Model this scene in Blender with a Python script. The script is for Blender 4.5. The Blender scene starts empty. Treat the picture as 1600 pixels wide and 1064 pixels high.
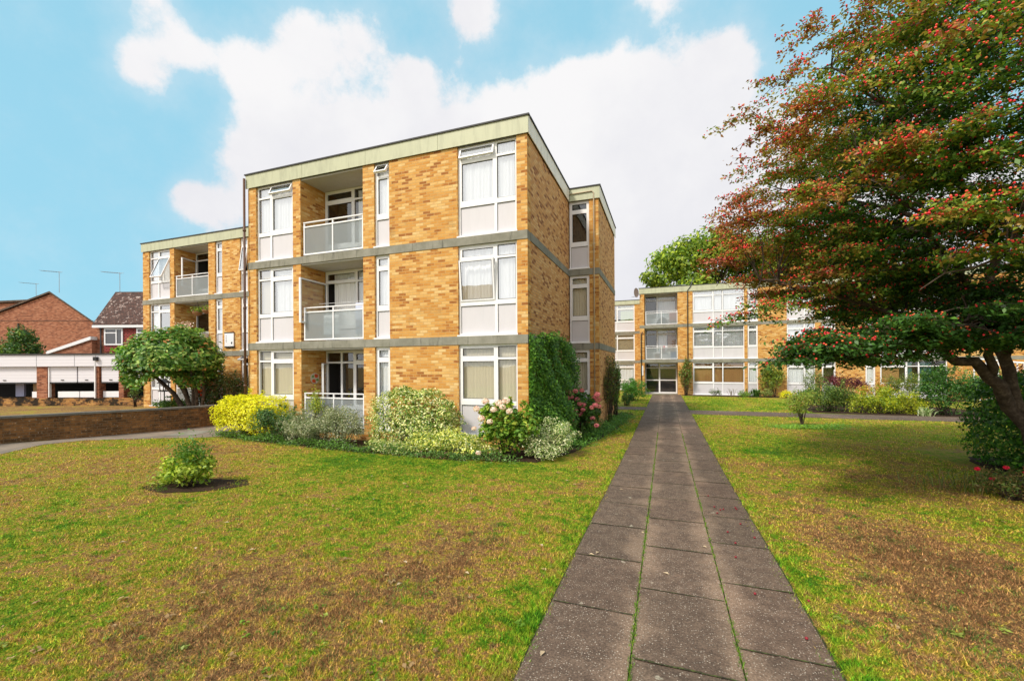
import bpy, math, random
import numpy as np
from mathutils import Vector, Matrix
R = math.radians
random.seed(7)
RNG = np.random.default_rng(11)
scene = bpy.context.scene
COL = scene.collection

# ------------------------------------------------------------------ camera
FPX, YAW, ROLL = 664.74, .346, -.006
cd = bpy.data.cameras.new("camera"); cam = bpy.data.objects.new("camera", cd); COL.objects.link(cam)
Fv = Vector((-math.sin(YAW), math.cos(YAW), 0)); Rv = Vector((math.cos(YAW), math.sin(YAW), 0)); Uv = Vector((0, 0, 1))
R3 = Rv*math.cos(ROLL) + Uv*math.sin(ROLL); U3 = Uv*math.cos(ROLL) - Rv*math.sin(ROLL)
M = Matrix((R3, U3, -Fv)).transposed().to_4x4(); M.translation = (0, 0, 2.0)
cam.matrix_world = M
cd.sensor_width = 36; cd.lens = FPX/1600*36; cd.shift_y = (572.575-532)/1600
cd.clip_start = .05; cd.clip_end = 3000
scene.camera = cam

# ------------------------------------------------------------------ exposure, sun, sky
vs = scene.view_settings
vs.view_transform = 'Standard'; vs.look = 'None'; vs.gamma = 1; vs.exposure = .60
SUN_EL, SUN_AZ = R(46), R(210)          # azimuth clockwise from +Y: behind the camera, to its left
sd = bpy.data.lights.new("sun", 'SUN'); sd.energy = 2.5; sd.angle = R(8); sd.color = (1, .91, .78)
so = bpy.data.objects.new("sun", sd); COL.objects.link(so)
sdir = Vector((math.sin(SUN_AZ)*math.cos(SUN_EL), math.cos(SUN_AZ)*math.cos(SUN_EL), math.sin(SUN_EL)))
so.rotation_euler = sdir.to_track_quat('Z', 'Y').to_euler()

def pixdir(x, y):
    d = Fv + R3*((x-800)/FPX) + U3*((572.575-y)/FPX)
    return d.normalized()

class NT:
    """tiny node helper"""
    def __init__(s, tree): s.t = tree; s.n = tree.nodes; s.l = tree.links
    def new(s, typ, **kw):
        n = s.n.new(typ)
        for k, v in kw.items(): setattr(n, k, v)
        return n
    def put(s, inp, v):
        if v is None: return
        if hasattr(v, 'is_output') or isinstance(v, bpy.types.NodeSocket): s.l.new(v, inp)
        else: inp.default_value = v
    def math(s, op, a, b=None, c=None, clamp=False):
        n = s.new('ShaderNodeMath', operation=op, use_clamp=clamp)
        for i, v in enumerate((a, b, c)): s.put(n.inputs[i], v)
        return n.outputs[0]
    def vmath(s, op, a, b=None, out=0):
        n = s.new('ShaderNodeVectorMath', operation=op)
        s.put(n.inputs[0], a); s.put(n.inputs[1], b)
        return n.outputs[out]
    def noise(s, vec, scale, detail=4, rough=.55, out='Fac', dist=0):
        n = s.new('ShaderNodeTexNoise'); s.put(n.inputs['Vector'], vec)
        n.inputs['Scale'].default_value = scale; n.inputs['Detail'].default_value = detail
        n.inputs['Roughness'].default_value = rough; n.inputs['Distortion'].default_value = dist
        return n.outputs[out]
    def maprange(s, v, a, b, c=0., d=1., smooth=True):
        n = s.new('ShaderNodeMapRange'); n.interpolation_type = 'SMOOTHSTEP' if smooth else 'LINEAR'
        s.put(n.inputs['Value'], v)
        for k, q in zip(('From Min', 'From Max', 'To Min', 'To Max'), (a, b, c, d)): n.inputs[k].default_value = q
        return n.outputs[0]
    def mix(s, fac, a, b, mode='MIX'):
        n = s.new('ShaderNodeMix', data_type='RGBA', blend_type=mode)
        s.put(n.inputs[0], fac)
        for i, v in ((6, a), (7, b)):
            if isinstance(v, tuple) and len(v) == 3: v = v + (1,)
            s.put(n.inputs[i], v)
        return n.outputs[2]
    def ramp(s, fac, stops):
        n = s.new('ShaderNodeValToRGB'); s.put(n.inputs[0], fac); e = n.color_ramp.elements
        while len(e) < len(stops): e.new(.5)
        for q, (p, c) in zip(e, stops): q.position = p; q.color = tuple(c) + (1,)
        return n.outputs[0]
    def xyz(s, v):
        n = s.new('ShaderNodeSeparateXYZ'); s.put(n.inputs[0], v); return n.outputs
    def comb(s, x, y, z):
        n = s.new('ShaderNodeCombineXYZ')
        for i, v in enumerate((x, y, z)): s.put(n.inputs[i], v)
        return n.outputs[0]

W = bpy.data.worlds.new("World"); scene.world = W; W.use_nodes = True
W.node_tree.nodes.clear()
w = NT(W.node_tree)
sky = w.new('ShaderNodeTexSky', sky_type='NISHITA'); sky.sun_disc = False
sky.sun_elevation = SUN_EL; sky.sun_rotation = SUN_AZ; sky.air_density = 1.0; sky.dust_density = .6; sky.ozone_density = 1.0
dirv = w.new('ShaderNodeTexCoord').outputs['Generated']
n1 = w.noise(dirv, 3.2, 7, .56, dist=.25)
n2 = w.noise(dirv, 10, 9, .66)
wob = w.math('ADD', w.math('MULTIPLY', w.math('SUBTRACT', n1, .5), .6), w.math('MULTIPLY', w.math('SUBTRACT', n2, .5), 1.25))
BLOBS = [(440,245,95,.9),(560,240,95,.9),(690,235,95,.95),(830,215,95,1),(950,190,100,1),(900,130,45,.6),(1010,150,70,.7),(1180,290,180,1.1),(1030,450,230,1.2),
         (1330,500,300,1.2),(325,330,60,.6),(620,400,220,1.1),(1450,230,160,.8),(1560,360,200,1),(1000,300,170,1),
         (222,105,62,.92),(290,80,50,.75),(385,108,60,.78),(470,62,70,.8),(560,70,56,.72),(735,12,60,.9),(225,-12,72,.85),
         (1125,90,66,.9),(1030,-20,60,.8),(640,122,38,.75),(290,300,38,.5),(830,-20,30,.4)]
dens = None
for bx_, by_, br_, amp in BLOBS:
    c = pixdir(bx_, by_); e = pixdir(bx_+br_, by_); ang = c.angle(e)
    dt = w.new('ShaderNodeVectorMath', operation='DOT_PRODUCT'); w.put(dt.inputs[0], dirv); dt.inputs[1].default_value = c
    a = w.math('DIVIDE', w.math('SUBTRACT', 1.0, dt.outputs['Value']), 1-math.cos(ang*.85))
    v = w.math('MULTIPLY', w.math('EXPONENT', w.math('MULTIPLY', a, -1)), amp)
    dens = v if dens is None else w.math('ADD', dens, v)
dens = w.math('MINIMUM', dens, 1.25)
mask = w.maprange(w.math('ADD', dens, wob), .38, .84)
sep = w.xyz(dirv)
veil = w.math('MULTIPLY', w.maprange(w.math('ADD', dens, w.math('MULTIPLY', wob, .9)), -.1, .8), .30)
mask = w.math('MAXIMUM', mask, veil)
behind = w.maprange(w.math('ADD', w.math('ADD', w.math('MULTIPLY', sep[1], -1), w.math('MULTIPLY', w.math('MAXIMUM', sep[0], 0), .9)), w.math('MULTIPLY', wob, .35)), .0, .4, 0, .92)
mask = w.math('MAXIMUM', mask, behind)
tone = w.maprange(w.math('ADD', w.noise(dirv, 2.2, 5, .5), w.math('MULTIPLY', n2, .25)), .45, .80)
cloud = w.mix(tone, (.54, .54, .57), (.625, .62, .625))
cloud = w.mix(w.maprange(w.xyz(dirv)[1], 0, -.5), cloud, (.95, .93, .92))
skyc = w.mix(1.0, sky.outputs[0], (.062, .098, .088), 'MULTIPLY')      # Nishita at about .08
pale = w.mix(w.maprange(sep[2], .75, .12, .86, .93), skyc, (.235, .470, .590))
colr = w.mix(mask, pale, cloud)
bg = w.new('ShaderNodeBackground'); w.l.new(colr, bg.inputs[0]); bg.inputs[1].default_value = 1.0
wo = w.new('ShaderNodeOutputWorld'); w.l.new(bg.outputs[0], wo.inputs[0])

# ------------------------------------------------------------------ ground height
def sst(a, b, x):
    t = np.clip((np.asarray(x, float)-a)/(b-a), 0, 1); return t*t*(3-2*t)
def gz(x, y):
    y = np.asarray(y, float)
    return -.1*sst(3, 10, y) - .07*np.clip((y-10)/24, 0, 1) + .22*sst(12, 22, -np.asarray(x, float))
def g(x, y): return float(gz(x, y))

# ------------------------------------------------------------------ mesh helpers
class MB:
    def __init__(s): s.v = []; s.f = []; s.c = []; s.smooth = False
    def _add(s, vs_, fs, col=(1, 1, 1)):
        o = len(s.v); s.v += [tuple(p) for p in vs_]; s.f += [tuple(i+o for i in f) for f in fs]; s.c += [col]*len(vs_)
        return s
    def box(s, x0, x1, y0, y1, z0, z1, col=(1, 1, 1), rz=0, piv=None, rx=0):
        vs_ = [Vector((x, y, z)) for x in (x0, x1) for y in (y0, y1) for z in (z0, z1)]
        if rz or rx:
            p = Vector(piv if piv else ((x0+x1)/2, (y0+y1)/2, (z0+z1)/2))
            m = Matrix.Rotation(rz, 3, 'Z') @ Matrix.Rotation(rx, 3, 'X')
            vs_ = [m @ (q-p)+p for q in vs_]
        return s._add(vs_, [(0,1,3,2),(4,6,7,5),(0,4,5,1),(2,3,7,6),(0,2,6,4),(1,5,7,3)], col)
    def prism(s, poly, z0, z1, col=(1, 1, 1)):      # poly: xy list, counter-clockwise
        n = len(poly)
        vs_ = [(x, y, z0) for x, y in poly]+[(x, y, z1) for x, y in poly]
        fs = [tuple(range(n-1, -1, -1)), tuple(range(n, 2*n))]+[(i, (i+1) % n, n+(i+1) % n, n+i) for i in range(n)]
        return s._add(vs_, fs, col)
    def extrude(s, poly3, d, col=(1, 1, 1)):        # poly3 planar 3D polygon, extruded by vector d
        n = len(poly3); d = Vector(d)
        vs_ = [Vector(p) for p in poly3]+[Vector(p)+d for p in poly3]
        fs = [tuple(range(n)), tuple(range(2*n-1, n-1, -1))]+[(i, n+i, n+(i+1) % n, (i+1) % n) for i in range(n)]
        return s._add(vs_, fs, col)
    def quad(s, *p, col=(1, 1, 1)): return s._add(p, [tuple(range(len(p)))], col)
    def tube(s, pts, rad, k=8, col=(1, 1, 1), cap=True):
        pts = [Vector(p) for p in pts]; n = len(pts)
        if not hasattr(rad, '__len__'): rad = [rad]*n
        o = []; up = Vector((.13, .21, .97)).normalized()
        for i, p in enumerate(pts):
            d = (pts[min(i+1, n-1)]-pts[max(i-1, 0)])
            d = d.normalized() if d.length > 1e-9 else Vector((0, 0, 1))
            a = d.cross(up)
            if a.length < .1: a = d.cross(Vector((1, 0, 0)))
            a.normalize(); b = d.cross(a)
            for j in range(k):
                t = 2*math.pi*j/k; o.append(p+(a*math.cos(t)+b*math.sin(t))*rad[i])
        fs = [(i*k+j, i*k+(j+1) % k, (i+1)*k+(j+1) % k, (i+1)*k+j) for i in range(n-1) for j in range(k)]
        if cap: fs += [tuple(range(k-1, -1, -1)), tuple(range((n-1)*k, n*k))]
        return s._add(o, fs, col)
    def lathe(s, prof, cx, cy, k=20, col=(1, 1, 1)):   # prof: (r,z) list
        o = [(cx+r*math.cos(2*math.pi*j/k), cy+r*math.sin(2*math.pi*j/k), z) for r, z in prof for j in range(k)]
        n = len(prof)
        fs = [(i*k+j, i*k+(j+1) % k, (i+1)*k+(j+1) % k, (i+1)*k+j) for i in range(n-1) for j in range(k)]
        fs += [tuple(range(k-1, -1, -1)), tuple(range((n-1)*k, n*k))]
        return s._add(o, fs, col)
    def build(s, name, mat, parent=None, smooth=False):
        me = bpy.data.meshes.new(name); me.from_pydata(s.v, [], s.f)
        if any(c != (1, 1, 1) for c in s.c):
            a = me.attributes.new("Col", 'FLOAT_COLOR', 'POINT')
            a.data.foreach_set('color', np.array([tuple(c)+(1,) for c in s.c], 'f').ravel())
        if smooth: me.polygons.foreach_set('use_smooth', [True]*len(me.polygons))
        me.materials.append(mat); me.update()
        o = bpy.data.objects.new(name, me); COL.objects.link(o)
        if parent is not None: o.parent = parent; o.matrix_parent_inverse = parent.matrix_world.inverted()
        return o

def npmesh(name, V, F, C, mat, parent=None, smooth=False):
    """V (n,3), F (m,k) same size polygons, C (n,3) colours"""
    me = bpy.data.meshes.new(name); n, m, k = len(V), len(F), F.shape[1]
    me.vertices.add(n); me.vertices.foreach_set('co', np.ascontiguousarray(V, 'f').ravel())
    me.loops.add(m*k); me.loops.foreach_set('vertex_index', np.ascontiguousarray(F, 'i').ravel())
    me.polygons.add(m); me.polygons.foreach_set('loop_start', np.arange(0, m*k, k, dtype='i'))
    me.polygons.foreach_set('loop_total', np.full(m, k, 'i'))
    if smooth: me.polygons.foreach_set('use_smooth', np.ones(m, bool))
    me.update(calc_edges=True)
    if C is not None:
        a = me.attributes.new("Col", 'FLOAT_COLOR', 'POINT')
        a.data.foreach_set('color', np.ascontiguousarray(np.c_[C, np.ones(n)], 'f').ravel())
    me.materials.append(mat)
    o = bpy.data.objects.new(name, me); COL.objects.link(o)
    if parent is not None: o.parent = parent; o.matrix_parent_inverse = parent.matrix_world.inverted()
    return o

def tag(o, label=None, cat=None, group=None, kind=None):
    if label: o['label'] = label
    if cat: o['category'] = cat
    if group: o['group'] = group
    if kind: o['kind'] = kind
    return o
def thing(name, loc, label, cat, group=None):
    o = bpy.data.objects.new(name, None); COL.objects.link(o); o.empty_display_size = .2
    o.location = loc; o.matrix_world = Matrix.Translation(loc)
    return tag(o, label, cat, group)

# ------------------------------------------------------------------ materials
def mat(name, rgb=None, rough=.6, spec=.4, fn=None, metal=0):
    m = bpy.data.materials.new(name); m.use_nodes = True; t = NT(m.node_tree); t.n.clear()
    p = t.new('ShaderNodeBsdfPrincipled'); out = t.new('ShaderNodeOutputMaterial'); t.l.new(p.outputs[0], out.inputs[0])
    p.inputs['Roughness'].default_value = rough; p.inputs['Specular IOR Level'].default_value = spec; p.inputs['Metallic'].default_value = metal
    if rgb is not None: p.inputs['Base Color'].default_value = tuple(rgb)+(1,)
    if fn: fn(t, p, out)
    return m
def bump(t, p, h, strength=.3, dist=.01):
    b = t.new('ShaderNodeBump'); b.inputs['Strength'].default_value = strength; b.inputs['Distance'].default_value = dist
    t.put(b.inputs['Height'], h); t.l.new(b.outputs[0], p.inputs['Normal'])
def wallco(t):
    gn = t.new('ShaderNodeNewGeometry'); P = t.xyz(gn.outputs['Position']); N = t.xyz(gn.outputs['True Normal'])
    u = t.math('SUBTRACT', t.math('MULTIPLY', P[1], N[0]), t.math('MULTIPLY', P[0], N[1]))
    return gn.outputs['Position'], t.comb(u, P[2], 0), P

def brick_mat(name, stops, mortar, patch=.35, bw=.225, bh=.075, grime=None, ms=.007, gr=(.56, .78, .35)):
    def fn(t, p, out):
        pos, uv, P = wallco(t)
        b = t.new('ShaderNodeTexBrick'); t.put(b.inputs['Vector'], uv)
        b.offset = .5; b.squash = 1
        b.inputs['Scale'].default_value = 1; b.inputs['Mortar Size'].default_value = ms; b.inputs['Mortar Smooth'].default_value = .2
        b.inputs['Brick Width'].default_value = bw; b.inputs['Row Height'].default_value = bh; b.inputs['Bias'].default_value = 0
        b.inputs['Color1'].default_value = (0, 0, 0, 1); b.inputs['Color2'].default_value = (1, 1, 1, 1); b.inputs['Mortar'].default_value = (.5, .5, .5, 1)
        tint = t.math('ADD', b.outputs['Color'], t.math('MULTIPLY', t.math('SUBTRACT', t.noise(pos, .8, 5, .65), .5), patch*2))
        tint = t.math('ADD', tint, t.math('MULTIPLY', t.math('SUBTRACT', t.noise(t.vmath('MULTIPLY', uv, (6.0, 13.3, 1)), 1, 2, .5), .5), .5))
        c = t.ramp(tint, stops)
        pk = t.maprange(t.noise(t.vmath('MULTIPLY', uv, (3.1, 9.0, 1)), 1, 5, .7), .52, .66, 0, .5)
        c = t.mix(pk, c, t.mix(.5, c, (.40, .20, .12)))
        n = t.noise(uv, 40, 5, .65)
        c = t.mix(.55, c, t.mix(n, (.55, .55, .55), (1.5, 1.5, 1.5)), 'MULTIPLY')
        c = t.mix(b.outputs['Fac'], c, mortar)
        st = t.maprange(t.noise(pos, 1.6, 6, .65), gr[0], gr[1], 0, gr[2])
        c = t.mix(st, c, grime or (.12, .075, .04))
        t.l.new(c, p.inputs['Base Color'])
        h = t.math('SUBTRACT', t.math('MULTIPLY', n, .35), b.outputs['Fac'])
        bump(t, p, h, .5, .008)
    return mat(name, rough=.85, spec=.2, fn=fn)

M_BRICK = brick_mat('yellow_orange_brick', [(0, (.29, .11, .028)), (.08, (.39, .155, .036)), (.20, (.51, .235, .050)), (.5, (.56, .285, .072)), (.8, (.62, .37, .12)), (1, (.67, .47, .21))], (.50, .32, .13), .20)
M_BRICKSIDE = brick_mat('side_brick_shade_tuned', [(0, (.25, .09, .03)), (.14, (.36, .14, .04)), (.22, (.55, .26, .08)), (.7, (.64, .34, .12)), (1, (.68, .41, .17))], (.38, .26, .15), .14)  # same brick as the fronts, colour brightened and warmed against the side shade
M_REDBRICK = brick_mat('red_brown_brick', [(0, (.15, .045, .025)), (.3, (.27, .09, .045)), (.7, (.36, .135, .07)), (1, (.42, .19, .11))], (.30, .18, .12), .25)
M_LOWBRICK = brick_mat('weathered_orange_brick', [(0, (.10, .045, .015)), (.3, (.22, .10, .03)), (.7, (.42, .20, .05)), (1, (.50, .27, .08))], (.24, .16, .09), .35, grime=(.01, .01, .008), gr=(.44, .56, .95))
def fn_oldwall(t, p, out):
    pos, uv, P = wallco(t)
    b = t.new('ShaderNodeTexBrick'); t.put(b.inputs['Vector'], uv)
    for k_, v_ in (('Scale', 1), ('Mortar Size', .009), ('Mortar Smooth', .4), ('Brick Width', .225), ('Row Height', .075), ('Bias', 0)): b.inputs[k_].default_value = v_
    b.inputs['Color1'].default_value = (0, 0, 0, 1); b.inputs['Color2'].default_value = (1, 1, 1, 1)
    tint = t.math('ADD', t.math('MULTIPLY', b.outputs['Color'], .14), t.math('MULTIPLY', t.math('ADD', t.noise(pos, 1.8, 8, .75), t.noise(pos, 11, 6, .8)), .45))
    c = t.ramp(tint, [(.30, (.025, .017, .012)), (.44, (.085, .045, .02)), (.58, (.21, .10, .035)), (.75, (.36, .19, .07))])
    c = t.mix(t.math('MULTIPLY', b.outputs['Fac'], .7), c, (.17, .12, .07))
    sp = t.maprange(t.noise(uv, 17, 3, .7), .63, .69)
    c = t.mix(t.math('MULTIPLY', sp, .8), c, (.42, .38, .30))
    t.l.new(c, p.inputs['Base Color']); bump(t, p, t.math('SUBTRACT', t.noise(uv, 30, 5), b.outputs['Fac']), .6, .015)
M_OLDWALL = mat('old_mossy_brick', rough=.9, spec=.15, fn=fn_oldwall)

def fn_conc(c0, c1, c2=(.10, .10, .085), sc=2.2):
    def fn(t, p, out):
        pos = t.new('ShaderNodeNewGeometry').outputs['Position']
        n = t.noise(pos, sc, 8, .65); f = t.noise(pos, 55, 4, .7)
        st = t.mix(t.maprange(n, .3, .7), c0, c1)
        x = t.xyz(pos); sv = t.comb(t.math('MULTIPLY', x[0], 5), t.math('MULTIPLY', x[1], 5), t.math('MULTIPLY', x[2], .8))
        dk = t.maprange(t.noise(sv, 1.6, 6, .7), .54, .72, 0, .75)
        c = t.mix(dk, st, c2); c = t.mix(.5, c, t.mix(f, (.5, .5, .5), (1.5, 1.5, 1.5)), 'MULTIPLY')
        t.l.new(c, p.inputs['Base Color']); bump(t, p, f, .35, .006)
    return fn
M_CONC = mat('weathered_grey_concrete', rough=.9, spec=.2, fn=fn_conc((.20, .195, .155), (.29, .28, .235), (.09, .088, .07)))
M_COPING = mat('dark_stone_coping', rough=.85, fn=fn_conc((.10, .095, .085), (.17, .16, .14), (.05, .05, .045)))
def fn_paint(c0, amt=.12, sc=1.3):
    def fn(t, p, out):
        pos = t.new('ShaderNodeNewGeometry').outputs['Position']; x = t.xyz(pos)
        sv = t.comb(t.math('MULTIPLY', x[0], 6), t.math('MULTIPLY', x[1], 6), x[2])
        n = t.maprange(t.noise(sv, sc, 7, .65), .42, .72, 0, 1)
        n2 = t.noise(pos, 1.1, 4)
        c = t.mix(t.math('MULTIPLY', n, amt), tuple(c0), tuple(q*.35 for q in c0))
        c = t.mix(.25, c, t.mix(n2, (.75, .75, .75), (1.2, 1.2, 1.2)), 'MULTIPLY')
        t.l.new(c, p.inputs['Base Color'])
    return fn
M_FASCIA = mat('pale_green_fascia', rough=.5, fn=fn_paint((.46, .475, .33), .3))
M_FASCIAW = mat('greyish_white_fascia', rough=.5, fn=fn_paint((.84, .78, .66), .3))
M_WHITE = mat('white_upvc', rough=.35, fn=fn_paint((.80, .80, .82), .07))
M_PANEL = mat('pale_lilac_grey_panel', rough=.28, fn=fn_paint((.60, .585, .62), .06))
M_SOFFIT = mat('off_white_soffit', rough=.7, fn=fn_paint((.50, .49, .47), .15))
M_DARKTRIM = mat('dark_roof_trim', (.03, .03, .032), .6)
M_GASKET = mat('black_gasket', (.015, .015, .017), .5)
M_ROOMSHADE = mat('room_shade', (.035, .032, .03), .9)  # near-black colour carries the shade of unlit interiors
M_FELT = mat('grey_roof_felt', rough=.95, fn=fn_conc((.13, .13, .135), (.19, .19, .19)))
def fn_curtain(c):
    def fn(t, p, out):
        x = t.xyz(t.new('ShaderNodeNewGeometry').outputs['Position'])
        t.l.new(t.mix(t.noise(t.comb(t.math('MULTIPLY', x[0], 20), 0, t.math('MULTIPLY', x[2], .5)), 1, 3), tuple(q*.75 for q in c), c), p.inputs['Base Color'])
    return fn
M_CURTW = mat('white_net_curtain', rough=.9, spec=.1, fn=fn_curtain((.90, .90, .90)))
M_CURTC = mat('cream_blind', rough=.9, spec=.1, fn=fn_curtain((.72, .64, .48)))
M_CURTBR = mat('brown_blind', rough=.9, spec=.1, fn=fn_curtain((.42, .23, .09)))
M_CURTG = mat('green_curtain', rough=.9, spec=.1, fn=fn_curtain((.45, .55, .20)))
M_CURTT = mat('teal_curtain', rough=.9, spec=.1, fn=fn_curtain((.06, .16, .15)))
def fn_glass(fac, tint=(.9, .93, .95)):
    def fn(t, p, out):
        t.n.remove(p)
        gl = t.new('ShaderNodeBsdfGlossy'); gl.inputs['Roughness'].default_value = .015; gl.inputs[0].default_value = (1, 1, 1, 1)
        bp = t.new('ShaderNodeBump'); bp.inputs['Strength'].default_value = .04; bp.inputs['Distance'].default_value = .02
        t.put(bp.inputs['Height'], t.noise(t.new('ShaderNodeNewGeometry').outputs['Position'], 2.2, 2)); t.l.new(bp.outputs[0], gl.inputs['Normal'])
        tr = t.new('ShaderNodeBsdfTransparent'); tr.inputs[0].default_value = tint+(1,)
        fr = t.new('ShaderNodeLayerWeight'); fr.inputs[0].default_value = .5
        m = t.new('ShaderNodeMixShader'); t.put(m.inputs[0], t.math('ADD', t.math('MULTIPLY', t.math('POWER', fr.outputs['Facing'], 4), .8), fac, clamp=True))
        t.l.new(tr.outputs[0], m.inputs[1]); t.l.new(gl.outputs[0], m.inputs[2]); t.l.new(m.outputs[0], out.inputs[0])
    return fn
M_GLASS = mat('window_glass', fn=fn_glass(.12))
M_GLASSUP = mat('upper_window_glass', fn=fn_glass(.45))
def fn_frost(t, p, out):
    t.n.remove(p)
    d = t.new('ShaderNodeBsdfPrincipled'); d.inputs['Base Color'].default_value = (.50, .53, .54, 1); d.inputs['Roughness'].default_value = .25
    tl = t.new('ShaderNodeBsdfTranslucent'); tl.inputs[0].default_value = (.5, .54, .55, 1)
    tr = t.new('ShaderNodeBsdfTransparent'); tr.inputs[0].default_value = (.85, .9, .92, 1)
    m1 = t.new('ShaderNodeMixShader'); m1.inputs[0].default_value = .35; t.l.new(d.outputs[0], m1.inputs[1]); t.l.new(tl.outputs[0], m1.inputs[2])
    m2 = t.new('ShaderNodeMixShader'); m2.inputs[0].default_value = .58; t.l.new(m1.outputs[0], m2.inputs[1]); t.l.new(tr.outputs[0], m2.inputs[2])
    t.l.new(m2.outputs[0], out.inputs[0])
M_FROST = mat('frosted_glass', fn=fn_frost)

def leaf_mat(name, trans=.28, rough=.45, spec=.35):
    def fn(t, p, out):
        a = t.new('ShaderNodeAttribute', attribute_name='Col').outputs['Color']
        t.l.new(a, p.inputs['Base Color'])
        tl = t.new('ShaderNodeBsdfTranslucent'); t.l.new(t.mix(.5, a, t.mix(1.0, a, (1.5, 1.7, .6), 'MULTIPLY')), tl.inputs[0])
        m = t.new('ShaderNodeMixShader'); m.inputs[0].default_value = trans
        t.l.new(p.outputs[0], m.inputs[1]); t.l.new(tl.outputs[0], m.inputs[2]); t.l.new(m.outputs[0], out.inputs[0])
    return mat(name, rough=rough, spec=spec, fn=fn)
M_LEAF = leaf_mat('leaves')
M_GRASSB = leaf_mat('grass_blades', .25, .6, .2)
def fn_vc(t, p, out): t.l.new(t.new('ShaderNodeAttribute', attribute_name='Col').outputs['Color'], p.inputs['Base Color'])
M_VC = mat('coloured', rough=.5, fn=fn_vc)
M_FRUIT = mat('fruit_skin', rough=.4, fn=fn_vc)
M_PETAL = leaf_mat('petals', .2, .7, .1)
def fn_bark(t, p, out):
    pos = t.new('ShaderNodeNewGeometry').outputs['Position']
    n = t.noise(pos, 9, 7, .7); c = t.ramp(n, [(.3, (.03, .022, .016)), (.52, (.085, .062, .045)), (.72, (.19, .15, .11))])
    t.l.new(c, p.inputs['Base Color']); bump(t, p, n, .6, .02)
M_BARK = mat('mottled_bark', rough=.9, spec=.15, fn=fn_bark)

# lawn colour: patches that belong to the turf itself (dry, green, mossy)
BROWN = [(-2.7, 2.4, 1.5, .30), (-2.0, 3.3, .8, .16), (-11.5, 5.2, 2.2, .16), (-9.6, 7.0, 1.8, .22), (2.6, 5.3, 1.1, .48), (1.9, 6.8, .8, .22), (-2.2, 4.4, .9, .10), (3.4, 9, 1.6, .14), (-4.4, 2.2, .8, .22), (2.0, 3.4, 1.0, .2)]
GREEN = [(-1.1, 3.2, .45, .36), (-1.05, 5.0, .4, .25), (-7.2, 7.6, 1.5, .34), (-4.5, 3.15, .55, .25), (-4.9, 1.7, .9, .24), (-3.7, 5.0, 1.0, .15), (1.15, 4.8, .35, .36), (1.2, 3.2, .32, .28), (2.3, 12, 1.2, .22), (3.2, 7.7, .7, .2), (-4, 8.2, 1.6, .26), (4.5, 26, 6, .22), (-1.3, 14, 1.0, .12)]
def turf(t, pos):
    x = t.xyz(pos); flat = t.comb(x[0], x[1], 0)
    a = t.noise(flat, .55, 6, .62); b = t.noise(flat, 2.6, 6, .68); c = t.noise(flat, 19, 5, .7)
    e = t.noise(flat, 7.5, 6, .7)
    v = t.math('ADD', t.math('ADD', t.math('MULTIPLY', t.math('SUBTRACT', a, .5), 1.2), t.math('MULTIPLY', t.math('SUBTRACT', b, .5), 1.0)), t.math('ADD', t.math('MULTIPLY', t.math('SUBTRACT', c, .5), 1.5), t.math('MULTIPLY', t.math('SUBTRACT', e, .5), 1.55)))
    for lst, sg in ((BROWN, 1), (GREEN, -1)):
        for gx, gy, s, am in lst:
            d = t.vmath('DISTANCE', flat, (gx, gy, 0), 'Value')
            v = t.math('ADD', v, t.maprange(d, s*2.0, 0, 0, sg*am*.75))
    far = t.maprange(x[0], -16.2, -16.8, 0, .28); v = t.math('ADD', v, far)
    col = t.ramp(t.math('ADD', v, .46), [(.05, (.075, .175, .012)), (.24, (.165, .26, .016)), (.40, (.28, .295, .026)), (.54, (.38, .275, .050)), (.70, (.36, .215, .088)), (.9, (.22, .12, .052))])
    fine = t.noise(flat, 55, 4, .7)
    moss = t.maprange(t.noise(flat, 1.7, 7, .75), .58, .74, 0, .55)
    col = t.mix(moss, col, (.20, .115, .018))
    dk = t.maprange(t.noise(flat, 4.5, 8, .8), .60, .74, 0, .8)
    col = t.mix(dk, col, (.075, .05, .026))
    return t.mix(.85, col, t.mix(t.maprange(fine, .3, .7), (.28, .28, .28), (1.5, 1.5, 1.45)), 'MULTIPLY'), fine, v
def fn_ground(t, p, out):
    pos = t.new('ShaderNodeNewGeometry').outputs['Position']
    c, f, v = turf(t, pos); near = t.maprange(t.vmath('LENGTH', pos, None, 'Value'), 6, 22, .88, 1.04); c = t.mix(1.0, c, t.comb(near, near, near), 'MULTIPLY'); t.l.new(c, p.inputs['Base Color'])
    bump(t, p, t.math('ADD', f, t.math('MULTIPLY', t.noise(pos, 9, 4), .8)), .9, .035)
M_GROUND = mat('dry_patchy_turf', rough=.95, spec=.1, fn=fn_ground)
def fn_blade(t, p, out):
    pos = t.new('ShaderNodeNewGeometry').outputs['Position']
    c, f, v = turf(t, pos); a = t.new('ShaderNodeAttribute', attribute_name='Col').outputs['Color']
    c = t.mix(1.0, c, a, 'MULTIPLY'); t.l.new(c, p.inputs['Base Color'])
    tl = t.new('ShaderNodeBsdfTranslucent'); t.l.new(c, tl.inputs[0])
    m = t.new('ShaderNodeMixShader'); m.inputs[0].default_value = .3
    t.l.new(p.outputs[0], m.inputs[1]); t.l.new(tl.outputs[0], m.inputs[2]); t.l.new(m.outputs[0], out.inputs[0])
M_BLADE = mat('turf_blades', rough=.6, spec=.15, fn=fn_blade)

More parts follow.
